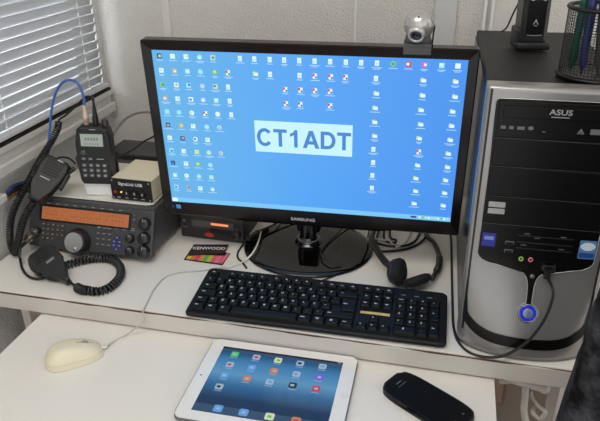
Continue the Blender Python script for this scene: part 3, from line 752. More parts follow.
# ================================================================ DEVICES ON TOP OF THE TOWER
dk=thing('charging_dock',(.124,.315,TH),'upright black device with an A-shaped mark standing on top of the tower','charger',rz=.16)
b=B(); b.prism(rrect(.056,.052,.006,4,0,0),0,.012,.003,smooth=True); b.box((-.024,.004,.020),(.008,.04,.026),.003); b.build('dock_base',blk,dk)
b=B(); DM=TR(0,.002,.010,-.06,0,0)
b.M=DM
pr=[(-.022,-.017),(-.016,-.022),(.016,-.022),(.022,-.017),(.022,.02),(-.022,.02)]
b.prism(pr,0,.135,.003); b.build('device_body',blk2,dk)
b=B(DM); b.box((0,-.0224,.040),(.031,.0016,.054),.0006); fpn=b.build('front_plate',mat('front_gloss',(18,18,19),.2),dk)
Fd=DM@frame(V((0,-.0235,0)),(1,0,0),(0,-1,0))
gl=mat('mark_grey',(150,150,152),.4)
b=B(Fd@TR(0,-.005,0)); b.prism([(-.0045,.034),(0,.043),(.0045,.034),(.0028,.034),(0,.0395),(-.0028,.034)],0,.0004); b.box((0,.0322,.0002),(.006,.0010,.0004)); b.build('mark',gl,dk)
b=B(Fd)
b.tube([(-.012+.024*t/10,.0125-.0012*math.sin(PI*t/10),.0004) for t in range(11)],.0006,5); b.build('bottom_line',gl,dk)
for sgn in (-1,1):
    b=B(Fd); b.tube([(sgn*(.005+.009*t/8),.071-.004*math.sin(PI*t/8),.0008) for t in range(9)],.0016,6); b.build('silver_button',mat('button_silver',(185,185,188),.3,.5),dk)
cable('dock_cable',[V((.085,.435,TH+.003)),Y(507,27,.44),Y(513,14,.42),Y(520,0,.40),Y(524,-12,.38)],.0016,blk,'thin black cable rising behind the device on the tower')

cup=thing('pen_cup',(.199,.132,TH),'round black wire-mesh pen cup full of pens on top of the tower','pen holder')
cr_=.050; chh=.093; wire=mat('wire_black',(22,22,24),.4,.3)
b=B(); b.lathe([(.0001,.0),(cr_+.003,.0),(cr_+.004,.002),(cr_+.002,.005),(cr_-.003,.004),(.0001,.003)],48); b.build('cup_base',wire,cup)
b=B(); b.tube([(cr_*math.cos(2*PI*k/64),cr_*math.sin(2*PI*k/64),chh) for k in range(64)],.003,8,closed=True); b.build('cup_rim',wire,cup)
b=B(); nv=64
for k in range(nv):
    a=2*PI*k/nv; c_,s_=math.cos(a),math.sin(a); b.tube([(cr_*c_,cr_*s_,.004),(cr_*c_,cr_*s_,chh)],.00042,3,smooth=False)
for j in range(22):
    z_=.005+j*(chh-.006)/22; b.tube([(cr_*math.cos(2*PI*k/60),cr_*math.sin(2*PI*k/60),z_) for k in range(60)],.00042,3,closed=True,smooth=False)
b.build('mesh_wall',wire,cup)
def pen(x,y,dx,dy,L_,c,label,capc=None,r=.0058,metal=0.):
    p0=V((.199+x,.132+y,TH+.006)); d=V((dx,dy,1)).normalized()
    t=thing('pen',tuple(p0),label,'pen',group='pens in the mesh cup')
    F=frame(V((0,0,0)),(1,0,0),d); m=mat('pen_%d_%d_%d'%c,c,.3,metal)
    b=B(F); b.lathe([(.0008,0),(.0022,.009),(r,.018),(r,L_*.72)],16); b.build('barrel',m,t)
    b=B(F); b.lathe([(r+.0006,L_*.70),(r+.0006,L_*.97),(r*.7,L_)],16); b.box((0,-r-.0015,L_*.86),(.0025,.0012,L_*.22),.0004)
    b.build('cap',m if capc is None else mat('cap_%d_%d_%d'%capc,capc,.3,metal),t)
pen(-.036,-.010,.03,.00,.15,(16,78,58),'green pen at the left side of the mesh cup')
pen(-.024,-.026,-.02,.02,.15,(38,46,96),'blue pen beside the green one in the mesh cup')
pen(-.004,-.034,-.10,.03,.15,(60,58,56),'grey pen with a silver cap leaning left in the mesh cup',(190,190,192),.0058)
pen(.012,-.030,-.10,.02,.145,(96,76,66),'brown pen with a pale cap in the mesh cup',(175,175,178),.005)
pen(.030,-.012,-.02,-.03,.15,(20,80,66),'dark green pen at the right in the mesh cup',None,.006)
pen(.004,.012,.05,.0,.155,(32,40,90),'navy pen at the back of the mesh cup')

# ================================================================ MAIN TRANSCEIVER
RW=.262
rad=thing('radio_transceiver',(-.803,.151,0),'large black radio transceiver with a wide orange display on the desk at the left','radio')
rp=mat('radio_black',(60,60,62),.45,0,.1,60,.15,700); rg=mat('radio_grey_print',(165,165,165),.5); rtop=mat('radio_top',(72,72,75),.38,0,.08,60,.15,600)
lean=math.atan2(.04,.085)
# side profile (y,z): front leans back; body tilted up on front feet
RF=frame(V((0,0,.015)),(1,0,0),V((0,-.085,.04)))   # front plane: x right, y up the face, z out
b=B(); side=[(.006,.020),(.046,.101),(.30,.092),(.30,.010),(.03,.014)]
b.prism(side,0,RW+.004,.0025,M=frame(V((-.008,0,0)),(0,1,0),(1,0,0))); b.build('case',rtop,rad)
FH=.0945
b=B(RF); 
# front frame with chamfered right side
b.prism([(-.012,.004),(-.006,-.002),(RW-.004,-.002),(RW+.003,.004),(RW+.001,FH-.003),(RW-.003,FH),(-.006,FH),(-.012,FH-.005)],-.016,.001,.0035); b.build('front_panel',rp,rad)
b=B(RF); b.prism(rrect(.205,.034,.003,3,.1135,.0685),.0005,.0022,.0008); b.build('display_surround',mat('disp_surround',(20,20,20),.3),rad)
b=B(RF); disp=mat('display_orange',(90,48,24),.3,0,.0,emit=(190,112,66),es=.55)
b.box((.1140,.0685,.0023),(.193,.0255,.0006)); 
dm=[disp,glow('disp_dark_seg',(150,88,52),.85)]
rr=random.Random(5)
for i in range(26):
    x_=.022+i*.007; 
    if rr.random()<.75: b.box((x_,.0745+rr.uniform(-.001,.002),.0027),(.0045,.0014,.0002),mi=1)
    if rr.random()<.7: b.box((x_,.0665,.0027),(.0035,.0030,.0002),mi=1)
    if rr.random()<.6: b.box((x_,.0600,.0027),(.0050,.0010,.0002),mi=1)
b.build('orange_display',dm,rad)
def knob(cx,cy,r,hh,name='knob',m=None,F=RF,par=None,dot=True,ins=None):
    b=B(F@TR(cx,cy,0)); nn=36
    b.lathe([(r*1.12,.0),(r*1.12,.0015),(r,.003),(r*.93,hh-.001),(r*.86,hh),(r*.0001+.0001,hh)],nn)
    if dot: b.box((0,r*.55,hh+.0001),(.0012,r*.5,.0004),mi=1)
    o=b.build(name,[m or blk2,rg],par or rad); return o
knob(.2455,.067,.0115,.013); knob(.2470,.039,.0115,.013); knob(.2485,.013,.0115,.013)
knob(.2165,.036,.0085,.011); knob(.2185,.011,.0085,.011)
knob(.012,.030,.006,.010); 
# main tuning dial
b=B(RF@TR(.1045,.0165,0)); b.lathe([(.0275,0),(.0275,.005),(.0245,.008),(.0235,.018),(.0215,.0205),(.0200,.0205)],56,cap=False); dial=b.build('tuning_dial',blk2,rad)
b=B(RF@TR(.1045,.0165,0)); b.lathe([(.0203,.0203),(.012,.0192),(.0001,.0190)],48,cap=False); b.build('dial_face',mat('dial_face',(185,185,183),.3,.6,.05),dial)
b=B(RF@TR(.1045,.0165,0)); b.ball((.003,-.0125,.0195),.0042,16,sc=(1,1,.4)); b.build('finger_dimple',mat('dimple',(190,190,190),.2,.8),dial)
# buttons
bt=mat('button_dark',(58,57,56),.4); bl_=mat('button_legend',(170,120,70),.5)
for r_ in range(4):
    for c_ in range(5 if r_<3 else 3):
        b=B(RF); x_=.024+c_*.0108; y_=.0455-r_*.0095
        b.prism(rrect(.0078,.0052,.0012,2,x_,y_),.0008,.0030,.0005); b.box((x_,y_,.0031),(.0042,.0014,.0002),mi=1); b.build('button',[bt,bl_ if (c_+r_)%2 else rg],rad)
for r_ in range(4):
    for c_ in range(3):
        b=B(RF); x_=.146+c_*.0125; y_=.046-r_*.011
        b.prism(rrect(.0080,.0045,.001,2,x_,y_),.0008,.0028,.0005); b.box((x_,y_+.004,.0012),(.006,.0010,.0003),mi=1); b.build('button',[bt,rg],rad)
for i,(x_,y_) in enumerate(((.189,.034),(.183,.026),(.195,.026),(.183,.0185),(.195,.0185),(.189,.011))):
    b=B(RF); b.prism(rrect(.0085,.0060,.001,2,x_,y_),.0008,.0030,.0005,mi=0); b.box((x_,y_,.0031),(.004,.002,.0002),mi=1); b.build('blue_lit_button',[bt,mat('led_blue',(50,60,160),.3,emit=(90,110,235),es=.9 if i==0 else .35)],rad)
for i,y_ in enumerate((.082,.073,.064,.055)):
    b=B(RF); b.prism(rrect(.010,.0045,.001,2,.2215,y_),.0008,.0026,.0005); b.box((.2215,y_,.0027),(.006,.0012,.0002),mi=1); b.build('button',[bt,mat('red_print',(150,70,60),.5) if i%2==0 else rg],rad)
b=B(RF); b.text('TRANSCEIVER',.0034,M4.Translation((.04,.0885,.0012)),ext=.00003); 
b.bm.clear()
for i in range(9): b.box((.03+i*.020,.0885,.0012),(.007,.0009,.0002))
for i in range(5): b.box((.148+i*.018,.0512,.0012),(.009,.0009,.0002))
b.build('printed_marks',rg,rad)
for x_ in (.03,.232):
    for y_ in (.035,.28): b=B(); b.lathe([(.011,0),(.011,.013)],20,M=TR(x_,y_,0)); b.build('foot',mat('rubber',(25,25,25),.8),rad)
# side handle bracket on the right side
b=B(); b.tube(spline([(RW+.0005,.19,.045),(RW+.010,.192,.045),(RW+.011,.215,.047),(RW+.010,.238,.049),(RW+.0005,.24,.049)],5),.0025,8); b.build('side_bracket',mat('bracket_steel',(190,190,190),.25,.8),rad)
# mic connector (chrome) plugged in low left
cc=thing('microphone_plug',tuple(Y(29,239,.135)),'chrome round microphone plug screwed into the left end of the big radio','plug')
Lcc=local(cc); pA=Y(35,231,.160); pB=Y(24.5,243,.112)
b=B(Lcc); d_=(pB-pA); b.lathe([(.0001,0),(.0085,.0),(.0095,.002),(.0095,.010),(.0078,.012),(.0078,.020),(.0095,.022),(.0095,.030),(.007,.034),(.0055,d_.length)],28,M=frame(pA,(1,0,0),d_)); b.build('plug_shell',mat('chrome',(186,180,168),.18,.95),cc)
b=B(Lcc); b.cyl(pB,pB+d_*.35,.0045,.003); b.build('strain_relief',blk,cc)

# ================================================================ WHITE PLATE, INTERFACE BOX, HANDHELD
PZ=.1030
pl=B(); c_=[Z(40,196,PZ),Z(152,203,PZ),Z(166,184,PZ),Z(120,160,PZ)]
pts=[(-.800,.207),(-.566,.207),(-.553,.214),(-.553,.40),(-.80,.40)]
pl.prism([(p[0],p[1]) for p in pts],.1016,.1052,.001); tag(pl.build('white_plate',mat('plate_white',(228,225,214),.4),origin='base'),'thin off-white board lying on top of the big radio','board')
PT=.1054
sb=thing('sound_interface_box',(-.6425,.216,PT),'small cream box with a black knobbed front on top of the big radio','interface box',rz=-.02)
bw,bd,bh=.088,.108,.046
b=B(); b.box((bw/2,bd/2,bh/2+.001),(bw,bd-.004,bh-.002),.002); b.build('case',mat('case_cream',(222,213,188),.4),sb)
b=B(); b.box((bw/2,.0,bh/2+.001),(bw+.001,.004,bh-.001),.0012); b.build('front_plate',mat('front_black',(20,20,21),.4),sb)
SF=frame(V((0,-.0021,0)),(1,0,0),(0,-1,0))
b=B(SF); b.text('SignaLink USB',.0092,M4.Translation((bw/2,bh-.0095,.0002)),ext=.00005,bold=.00012,wid=1.0)
for x_ in (.016,.033,.051,.069): b.box((x_,.0065,.0002),(.007,.0010,.0002))
b.build('lettering',mat('white_print',(228,228,230),.5),sb)
for x_ in (.037,.054,.071):
    b=B(SF@TR(x_,.0185,0)); b.lathe([(.0055,0),(.0050,.007),(.0044,.008),(.0001,.008)],24); b.box((.001,.002,.0082),(.001,.005,.0004),mi=1); b.build('knob',[blk2,mat('white_print',(228,228,230),.5)],sb)
b=B(SF@TR(.010,.0185,0)); b.prism(rrect(.0055,.0055,.001,2),0,.003,.0005); b.build('red_push_button',mat('btn_red',(150,45,30),.4,emit=(200,60,30),es=.08),sb)
b=B(SF@TR(.0225,.0185,0)); b.ball((0,0,.0006),.0019,14); b.build('yellow_light',mat('led_yellow',(240,190,60),.3,emit=(255,190,60),es=1.0),sb)
for x_ in (.004,bw-.004):
  for y_ in (.005,bh-.004):
    b=B(SF); b.lathe([(.0018,0),(.0015,.0008),(.0001,.001)],12,M=TR(x_,y_,0)); b.build('screw',mat('screw_steel',(170,170,170),.3,.8),sb)
# handheld scanner
ht=thing('handheld_radio',(-.681,.224,PT),'black handheld radio with a grey display standing on a silver foot on the big radio','radio',rz=.26)
hb=mat('handheld_black',(20,20,21),.42,0,.1,60,.15,700)
HM=TR(.003,0,0,-.02,.045,0)
b=B(HM); b.prism([(-.027,.0),(.027,.0),(.0295,.030),(-.0295,.030)],-.032,-.002,.004,M=frame(V((0,-.004,0)),(1,0,0),(0,-1,0)),smooth=False); b.M=HM
b.build('silver_foot',mat('foot_silver',(226,226,224),.35,.15),ht)
b=B(HM); hp=[(-.026,.028),(.028,.028),(.0325,.035),(.0325,.075),(.034,.085),(.034,.128),(.030,.142),(.020,.148),(-.022,.148),(-.030,.142),(-.0320,.128),(-.0345,.115),(-.0345,.098),(-.0315,.084),(-.031,.036)]
HF=frame(V((0,-.004,0)),(1,0,0),(0,-1,0))
b.prism(hp,-.030,.006,.005,M=HF,seg=3); b.build('body',hb,ht)
b=B(HM@HF); b.prism(rrect(.050,.034,.005,3,-.0005,.1220),.0055,.0075,.0006); b.build('display_surround',mat('ht_surround',(20,20,20),.3),ht)
b=B(HM@HF); b.box((-.0005,.1225,.0078),(.043,.0250,.0006),mi=0)
for i in range(5): b.box((-.012+.0055*i,.125,.0082),(.0035,.006,.0002),mi=1)
for i in range(6): b.box((-.014+.005*i,.115,.0082),(.003,.002,.0002),mi=1)
b.build('grey_display',[mat('lcd_grey',(160,170,162),.35,emit=(120,130,122),es=.12),mat('lcd_seg',(120,128,122),.5)],ht)
for r_ in range(3):
    for c_ in range(4):
        b=B(HM@HF); x_=-.020+c_*.0132; y_=.0700-r_*.0108
        b.prism(rrect(.0095,.0080,.0015,3,x_,y_),.0055,.0078,.0008); b.box((x_,y_,.0079),(.0045,.0034,.0003),mi=1); b.build('key',[mat('ht_key',(78,78,80),.45),rg],ht)
for c_ in range(2):
    b=B(HM@HF); b.prism(rrect(.0095,.006,.0015,3,-.020+c_*.0132,.0835),.0055,.0075,.0008); b.box((-.020+c_*.0132,.0835,.0076),(.004,.002,.0003),mi=1); b.build('key',[mat('ht_key',(78,78,80),.45),rg],ht)
b=B(HM@HF); b.lathe([(.0055,.0055),(.0050,.0078),(.0001,.0082)],20,M=TR(-.020,.0960,0)); b.build('round_button',mat('ht_key',(78,78,80),.45),ht)
b=B(HM@HF)
b.box((.012,.0830,.0062),(.014,.0016,.0004)); b.box((.002,.1435,.0062),(.012,.0014,.0004)); b.build('printed_marks',rg,ht)
b=B(HM); b.lathe([(.0065,.146),(.0065,.156),(.0055,.158),(.0001,.158)],20,M=TR(.023,-.0+.010,0)); b.build('volume_knob',mat('knob_mid',(60,60,62),.35,.3),ht)
b=B(HM); b.lathe([(.0060,.145),(.0058,.160),(.0045,.170),(.003,.185)],16,M=TR(.004,.012,0)); b.build('top_plug',blk,ht)
b=B(HM); b.lathe([(.0050,.146),(.0050,.156),(.0062,.157),(.0062,.166),(.0050,.167),(.0050,.176),(.0035,.186)],16,M=TR(-.014,.010,0)); b.build('antenna_connector',mat('connector_beige',(200,178,160),.4,.2),ht)
htM=M4.Translation(ht.location)@ht.rotation_euler.to_matrix().to_4x4()@HM
# blue cable
p1=htM@V((-.014,.010,.184))
cable('blue_cable',[p1,Y(83.5,97,.255),Y(79,85,.26),Y(71,80,.262),Y(62,83,.262),Y(55,95,.26),Y(51,115,.255),Y(49,140,.25),Y(46,165,.245),Y(38,180,.24),V((-.822,.27,.07))],.0026,mat('cable_blue',(60,98,168),.35),'blue cable arching up from the handheld radio and down behind the microphone')
p2=htM@V((.004,.012,.184))
# upper speaker microphone
m1=thing('hand_microphone',tuple(Y(48,185,.175)),'upper black hand microphone with slotted grille leaning on top of the big radio','microphone')
L1=local(m1)
def micaxes(top,bot,nrm):
    top=V(top);bot=V(bot); yv=(top-bot).normalized(); xv=yv.cross(V(nrm)).normalized(); zv=xv.cross(yv)
    m=M4.Identity(4)
    for i in range(3): m[i][0]=xv[i]; m[i][1]=yv[i]; m[i][2]=zv[i]; m[i][3]=bot[i]
    return m,(top-bot).length
T1=Y(60,160,.225); B1=Y(34,201,.152)
F1,Lh=micaxes(T1,B1,(.25,-.75,.45))
micm=mat('mic_black',(20,20,21),.45,0,.1,60,.2,800)
b=B(L1@F1); s=Lh
outl=[(-.011,.0),(.011,.0),(.021,.30*s),(.028,.55*s),(.030,.80*s),(.026,.96*s),(.018,s),(-.018,s),(-.026,.96*s),(-.030,.80*s),(-.028,.55*s),(-.021,.30*s)]
b.prism(outl,-.014,.010,.006,seg=3); b.build('body',micm,m1)
b=B(L1@F1)
for i in range(6): b.box((0,s*(.60+.062*i),.0098),(.036,.0028,.002),.0006)
b.build('grille_ribs',mat('grille_dark',(12,12,12),.6),m1)
b=B(L1@F1); b.box((.006,s*.955,.0104),(.012,.0028,.0006)); b.build('printed_mark',rg,m1)
b=B(L1@F1); b.box((-.003,s*.50,.0104),(.020,.0022,.0006)); b.build('printed_mark',rg,m1)
b=B(L1@F1); b.box((.031,s*.62,-.002),(.006,.036,.014),.002); b.build('talk_button',blk,m1)
b=B(L1@F1); b.cyl((.024,s*.80,-.004),(.033,s*.98,-.004),.0045); b.build('earphone_socket_cap',blk,m1)
c1=[F1@V((0,-.002,-.002)),Y(26,214,.135),Y(21,228,.125),Y(18,243,.118),V(Z(15,253,.012)),Y(10.5,243,.125),Y(10,228,.135),Y(13,212,.15),Y(21,195,.17),Y(31,177,.195),Y(40,160,.225),Y(50,144,.25),Y(57.5,129,.265),Y(58.5,122,.268)]
cab=thing('coiled_microphone_cord',tuple(Z(11,254,0)),'coiled black cord looping at the far left from the upper hand microphone','cord')
Lk=local(cab); b=B(Lk); b.tube(coil(c1,.0058,.0020,.0047,14),.0019,6); b.build('coil',blk,cab)
b=B(Lk); b.tube(spline([Y(58.5,122,.268),Y(60,119,.27),Y(66,115,.275),Y(76,106,.28),Y(86,97,.278),Y(93,98,.27),p2+V((0,0,.012)),p2],8),.0024,8); b.build('straight_lead',blk,cab)

# lower hand microphone
m2=thing('hand_microphone',tuple(Z(45,262,0)),'lower black hand microphone with a silver tag lying on the desk against the big radio','microphone')
T2=Z(38,253,.038); B2=Z(69,282,.011)
F2,Lh2=micaxes(T2,B2,(.05,-.45,.9)); L2=local(m2); s=Lh2
b=B(L2@F2)
outl=[(-.005,.0),(.005,.0),(.009,.20*s),(.016,.40*s),(.0275,.58*s),(.0295,.85*s),(.023,.98*s),(.016,1.03*s),(-.016,1.03*s),(-.023,.98*s),(-.0295,.85*s),(-.0275,.58*s),(-.016,.40*s),(-.009,.20*s)]
b.prism(outl,-.010,.009,.005,seg=3); b.build('body',mat('mic_dark_grey',(34,35,36),.42,0,.1,60,.2,800),m2)
b=B(L2@F2); b.box((.004,s*.60,.0096),(.017,.0055,.0008),.0003); b.build('silver_tag',mat('tag_silver',(150,150,152),.35,.6),m2)
b=B(L2@F2)
for i in range(5): b.box((0,s*(.72+.055*i),.0092),(.030,.0016,.001))
b.build('grille_ribs',mat('grille_dark',(12,12,12),.6),m2)
b=B(L2@F2); b.box((-.0285,s*.66,-.001),(.005,.034,.010),.002); b.build('talk_button',blk,m2)
cb2=thing('coiled_microphone_cord',tuple(Z(110,270,0)),'thick coiled black cord curled on the desk in front of the big radio','cord')
L3=local(cb2); R=.0082
pth=[Z(86,290,R),Z(97,291.5,R),Z(108,288.5,R),Z(117,281,R),Z(121,273,R),Z(119,265,R),Z(112,260,R),Z(101,258.5,R),Z(89,259.5,R),Z(77,262,R),Z(67,265,R),Z(60,268,R)]
b=B(L3); b.tube(coil(pth,.0062,.0029,.0068,16),.0026,6); b.build('coil',blk2,cb2)
b=B(L3); b.tube(spline([F2@V((0,.002,0)),Z(74,285,.010),Z(80,289,.009),Z(86,290,.008)],6),.0026,8); b.build('tail_lead',blk,cb2)
b=B(L3); b.tube(coil([Z(77,287.5,.009),Z(83,290,.009),Z(87,290.5,.009)],.0075,.0019,.0030,12),.0019,6); b.build('wound_loop',blk,cb2)
b=B(L3); b.tube(spline([Z(60,268,.008),Z(50,275,.0035),Z(38,279,.0035),Z(28,276,.0035),Z(22,268,.0035),Z(20,258,.006),pB+d_*.6+V((0,0,-.012)),pB+d_*.35],8),.0026,8); b.build('straight_lead',blk,cb2)

# cables and white plug left of the radio
wpx=thing('cable_connector',tuple(X(2,200,-.832)),'white plastic connector at the left edge of the picture beside the wall','connector')
Lx=local(wpx); b=B(Lx); a_=X(-9,205,-.838); e_=X(5,197,-.838); b.box((0,0,0),((e_-a_).length,.014,.016),.003,M=frame((a_+e_)/2,(e_-a_),(0,0,1))); b.build('housing',mat('conn_white',(205,203,198),.45),wpx)
for i,(m_,nm,dy) in enumerate(((mat('wire_blue',(34,48,92),.4),'dark blue',-4),(blk,'black',0),(mat('wire_brown',(110,72,46),.4),'brown',4))):
    cable('power_wire',[X(7,196+dy*.8,-.832),X(14,190+dy*1.0,-.830),X(24,187+dy*1.0,-.829),X(34,186+dy,-.826),V((-.822,.44+dy*.003,.03))],.0042,m_,nm+' wire running from the white connector behind the upper microphone')

# ================================================================ DARK BOX BEHIND
pb=thing('power_supply_box',(-.735,.51,0),'dark grey equipment box on the desk behind the big radio','box')
b=B(); b.box((.045,.0,.052),(.215,.098,.10),.003); b.build('case',mat('psu_grey',(66,66,70),.4,.2),pb)
b=B(); 
for i in range(9): b.box((-.04+i*.02,-.0495,.055),(.010,.0012,.05),.0004)
b.build('vent_slots',mat('slot_dark',(5,5,5),.8),pb)
for x_ in (-.04,.13):
    for y_ in (-.035,.035): b=B(); b.lathe([(.008,0),(.008,.003)],12,M=TR(x_,y_,0)); b.build('foot',mat('rubber',(25,25,25),.8),pb)
# cables between handheld / box / behind monitor
cable('grey_cable',[Y(112,166,.352),Y(110,150,.37),Y(113,135,.40),Y(122,122,.43),Y(133,114.5,.46),Y(146,112,.48),Y(160,113,.49),V((-.60,.56,.22)),V((-.55,.58,.06))],.0028,mat('cable_grey',(120,116,110),.45),'thin grey cable arching against the wall towards the monitor')
cable('black_cable',[Y(112,161,.345),Y(120,156,.36),Y(132,150,.38),Y(143,142,.40),Y(156,135,.43),V((-.60,.50,.19)),V((-.58,.57,.08))],.0022,blk,'black cable running from behind the cream box towards the monitor')
cable('black_cable',[Y(76,164,.31),Y(68,158,.305),Y(58,158,.29),Y(50,164,.27),V((-.812,.30,.09))],.0020,blk,'black cable loop left of the handheld radio')
jk=thing('black_jack_plug',tuple(Z(116,170,PT)),'stubby black plug standing between handheld radio and cream box','plug')
Lj=local(jk); b=B(Lj); bp=Z(117,172,PT); b.cyl(bp,bp+V((0,0,.022)),.0060,.0055); b.build('boot',blk,jk)
b=B(Lj); b.cyl(bp+V((0,0,.0225)),bp+V((-.003,.005,.042)),.004,.003); b.box(tuple(bp+V((-.003,.005,.044))),(.018,.008,.005),.0015); b.build('plug_body',blk2,jk)

# ================================================================ SMALL RADIO UNDER THE MONITOR
s0=Z(178,235,0); s1=Z(242,244,0)
sr=thing('compact_radio',tuple(s0+V((.010,0,0))),'compact black radio with orange strip display and red oval badge under the monitor left corner','radio',rz=math.atan2(s1.y-s0.y,s1.x-s0.x)*.6)
sw=(s1-s0).length-.005; sh=.051
b=B(); b.box((sw/2,.075,sh/2+.002),(sw-.004,.145,sh-.003),.002); b.build('case',mat('sr_black',(27,27,28),.45,.0,.1,60,.15,600),sr)
b=B(); b.prism(rrect(sw,sh,.004,3,sw/2,sh/2+.001),0,.010,.0025,M=frame(V((0,.006,0)),(1,0,0),(0,-1,0))); b.build('front_panel',mat('sr_front',(44,43,43),.42),sr)
QF=frame(V((0,-.0041,0)),(1,0,0),(0,-1,0))
b=B(QF); b.prism(rrect(sw*.66,.016,.002,3,sw*.52,.0375),0,.0008,.0003); b.build('display_window',mat('sr_window',(84,80,78),.15),sr)
b=B(QF); b.box((sw*.635,.0395,.0010),(sw*.27,.0050,.0005)); b.build('orange_strip_display',mat('sr_disp',(200,110,60),.3,emit=(240,140,90),es=.9),sr)
b=B(QF); b.box((sw*.62,.0245,.0006),(sw*.30,.009,.0012),.0005)
b.build('dark_key_bar',mat('sr_keys',(14,14,14),.4),sr)
for i in range(5):
    b=B(QF); b.prism(rrect(.0070,.0045,.001,2,sw*.50+i*.0105,.0245),.0012,.0026,.0004); b.build('button',mat('sr_btn',(48,30,28),.4),sr)
b=B(QF); b.prism([(sw*.46+.0105*math.cos(t*PI/16),.0130+.0052*math.sin(t*PI/16)) for t in range(32)],0,.0010,.0003); b.build('red_oval_badge',mat('badge_red',(205,50,48),.35),sr)
b=B(QF@TR(sw*.90,.024,0)); b.lathe([(.0105,0),(.0105,.002),(.009,.003),(.0085,.012),(.0075,.013),(.0001,.013)],32); b.build('knob',blk2,sr)
b=B(QF@TR(sw*.90,.024,0)); b.tube([(.0112*math.cos(t*PI/16-PI*.6),.0112*math.sin(t*PI/16-PI*.6),.0012) for t in range(30)],.0006,5); b.build('knob_ring',mat('ring_grey',(110,110,110),.4),sr)
b=B(QF); b.box((.010,.040,.0004),(.006,.006,.0004)); b.box((.011,.026,.0004),(.013,.0022,.0004)); b.build('printed_marks',mat('print_dim',(105,105,108),.5),sr)
for x_ in (.015,sw-.015):
    for y_ in (.02,.13): b=B(); b.lathe([(.006,0),(.006,.004)],12,M=TR(x_,y_,0)); b.build('foot',mat('rubber',(25,25,25),.8),sr)

# ================================================================ CABLES AROUND THE BASE
cable('black_cable',[Z(249,234,.02),Z(244,243,.004),Z(238,252,.0022),Z(238,258,.0022),Z(242,262,.0022),Z(246.5,268,.0022)],.0020,blk,'short black cable curling between the brochure and the monitor base')
pg2=thing('black_plug',tuple(Z(258,236,.002)),'slim black plug lying against the left rim of the monitor base','plug')
b=B(local(pg2)); b.cyl(Z(248,239,.019),Z(258,232,.020),.0045,.0055); b.build('plug_body',blk,pg2)
b=B(local(pg2)); b.tube(spline([Z(258,232,.020),Z(266,228,.018),Z(275,224,.018),V((-.31,.42,.02))],8),.0022,8); b.build('lead',blk,pg2)
cable('white_cable',[V((-.14,.41,.003)),Z(325,231,.003)+V((.02,.06,0)),Z(350,236,.003),Z(364,240,.003),V((-.13,.345,.006)),Z(388,241,.004),Z(398,247,.003),Z(408,238,.004),V((-.05,.47,.004))],.0020,wc,'thin white cable among the black ones behind the monitor base')
for i,(pts_,lab) in enumerate((([Z(345,231,.01)+V((0,.03,0)),Z(362,237,.004),Z(384,245,.003),Z(402,246,.003),Z(416,240,.003),V((-.03,.44,.004))],'black cable crossing the desk right of the monitor base, rearmost of the tangle'),
    ([V((-.12,.40,.004)),Z(376,249,.003),Z(395,250.5,.003),Z(412,247,.003),Z(424,239,.003),V((-.005,.46,.004))],'black cable curving under the lower right of the monitor, foremost of the tangle'),
    ([V((-.11,.45,.004)),Z(384,238,.003),Z(393,243,.003),Z(396,240,.005),Z(390,236,.004),V((-.10,.47,.004))],'black cable in a small loop behind the right of the monitor base'))):
    cable('black_cable',pts_,.0024,blk,lab)

cable('white_cable',[V((-.33,.46,.004)),Z(276,222,.016),Z(270,225,.018),Z(262,229.5,.018),Z(259,240,.017),Z(254,251,.016),Z(247,259,.006),Z(241,263,.0025),Z(233,266,.0025),Z(226,268,.0025)],.0018,wc,'white cable lying over the left rim of the monitor base')

# ================================================================ HEADSET
hs=thing('headset',(-.06,.28,0),'black headset lying on the desk behind the keyboard right of the monitor base','headset')
Lh_=local(hs)
arc=[Z(391,268,.030),Z(384,262,.034),Z(377,252,.034),Z(371,240,.030),V((-.122,.375,.022)),V((-.105,.425,.016)),V((-.065,.442,.014)),V((-.028,.415,.013)),Z(427,236,.013),Z(434,243,.013),Z(438.5,253,.012),Z(439.5,262,.012),Z(437,270,.012),Z(432,279,.013)]
b=B(Lh_); sp2=spline(arc,8)
# flat padded band: sweep with elliptical section via two stacked tubes
b.tube(sp2,.0048,10); b.build('headband',blk2,hs)
b=B(Lh_); b.tube([p+V((.004,-.004,.007)) for p in sp2[2:34]],.0034,8); b.build('headband_upper_strap',blk,hs)
b=B(Lh_); b.tube(sp2[84:98],.0068,10); b.build('slider_sleeve',blk2,hs)
foam=mat('foam_black',(20,20,21),.8,0,.15,200,.4,900)
c1_=Z(398,272,.029); F=frame(c1_,(0,0,1),V((.93,-.22,.22)))
b=B(Lh_@F); b.lathe([(.0001,.012),(.017,.012),(.024,.009),(.0265,.003),(.025,-.003),(.021,-.006)],40,cap=False); b.build('ear_cushion',foam,hs)
b=B(Lh_@F); b.lathe([(.023,-.002),(.024,-.008),(.020,-.014),(.010,-.017),(.0001,-.0175)],36,cap=False); b.build('ear_shell',blk2,hs)
c2_=Z(417.5,281.5,.016); F=frame(c2_,V((1,.9,0)),V((-.42,.50,.75)))
b=B(Lh_@F); b.lathe([(.0001,.009),(.019,.010),(.027,.007),(.029,.001),(.027,-.003),(.022,-.005)],40,cap=False,sy=.86); b.build('ear_cushion',foam,hs)
b=B(Lh_@F); b.lathe([(.023,-.002),(.023,-.006),(.018,-.0095),(.0001,-.011)],36,cap=False,sy=.86); b.build('ear_shell',blk2,hs)
cable('headset_cable',[Z(388,262,.004),Z(380,256,.0022),Z(374,246,.0022),Z(368,238,.0022),V((-.14,.42,.0022))],.0018,blk,'thin black headset cable running beside the headband to the back')

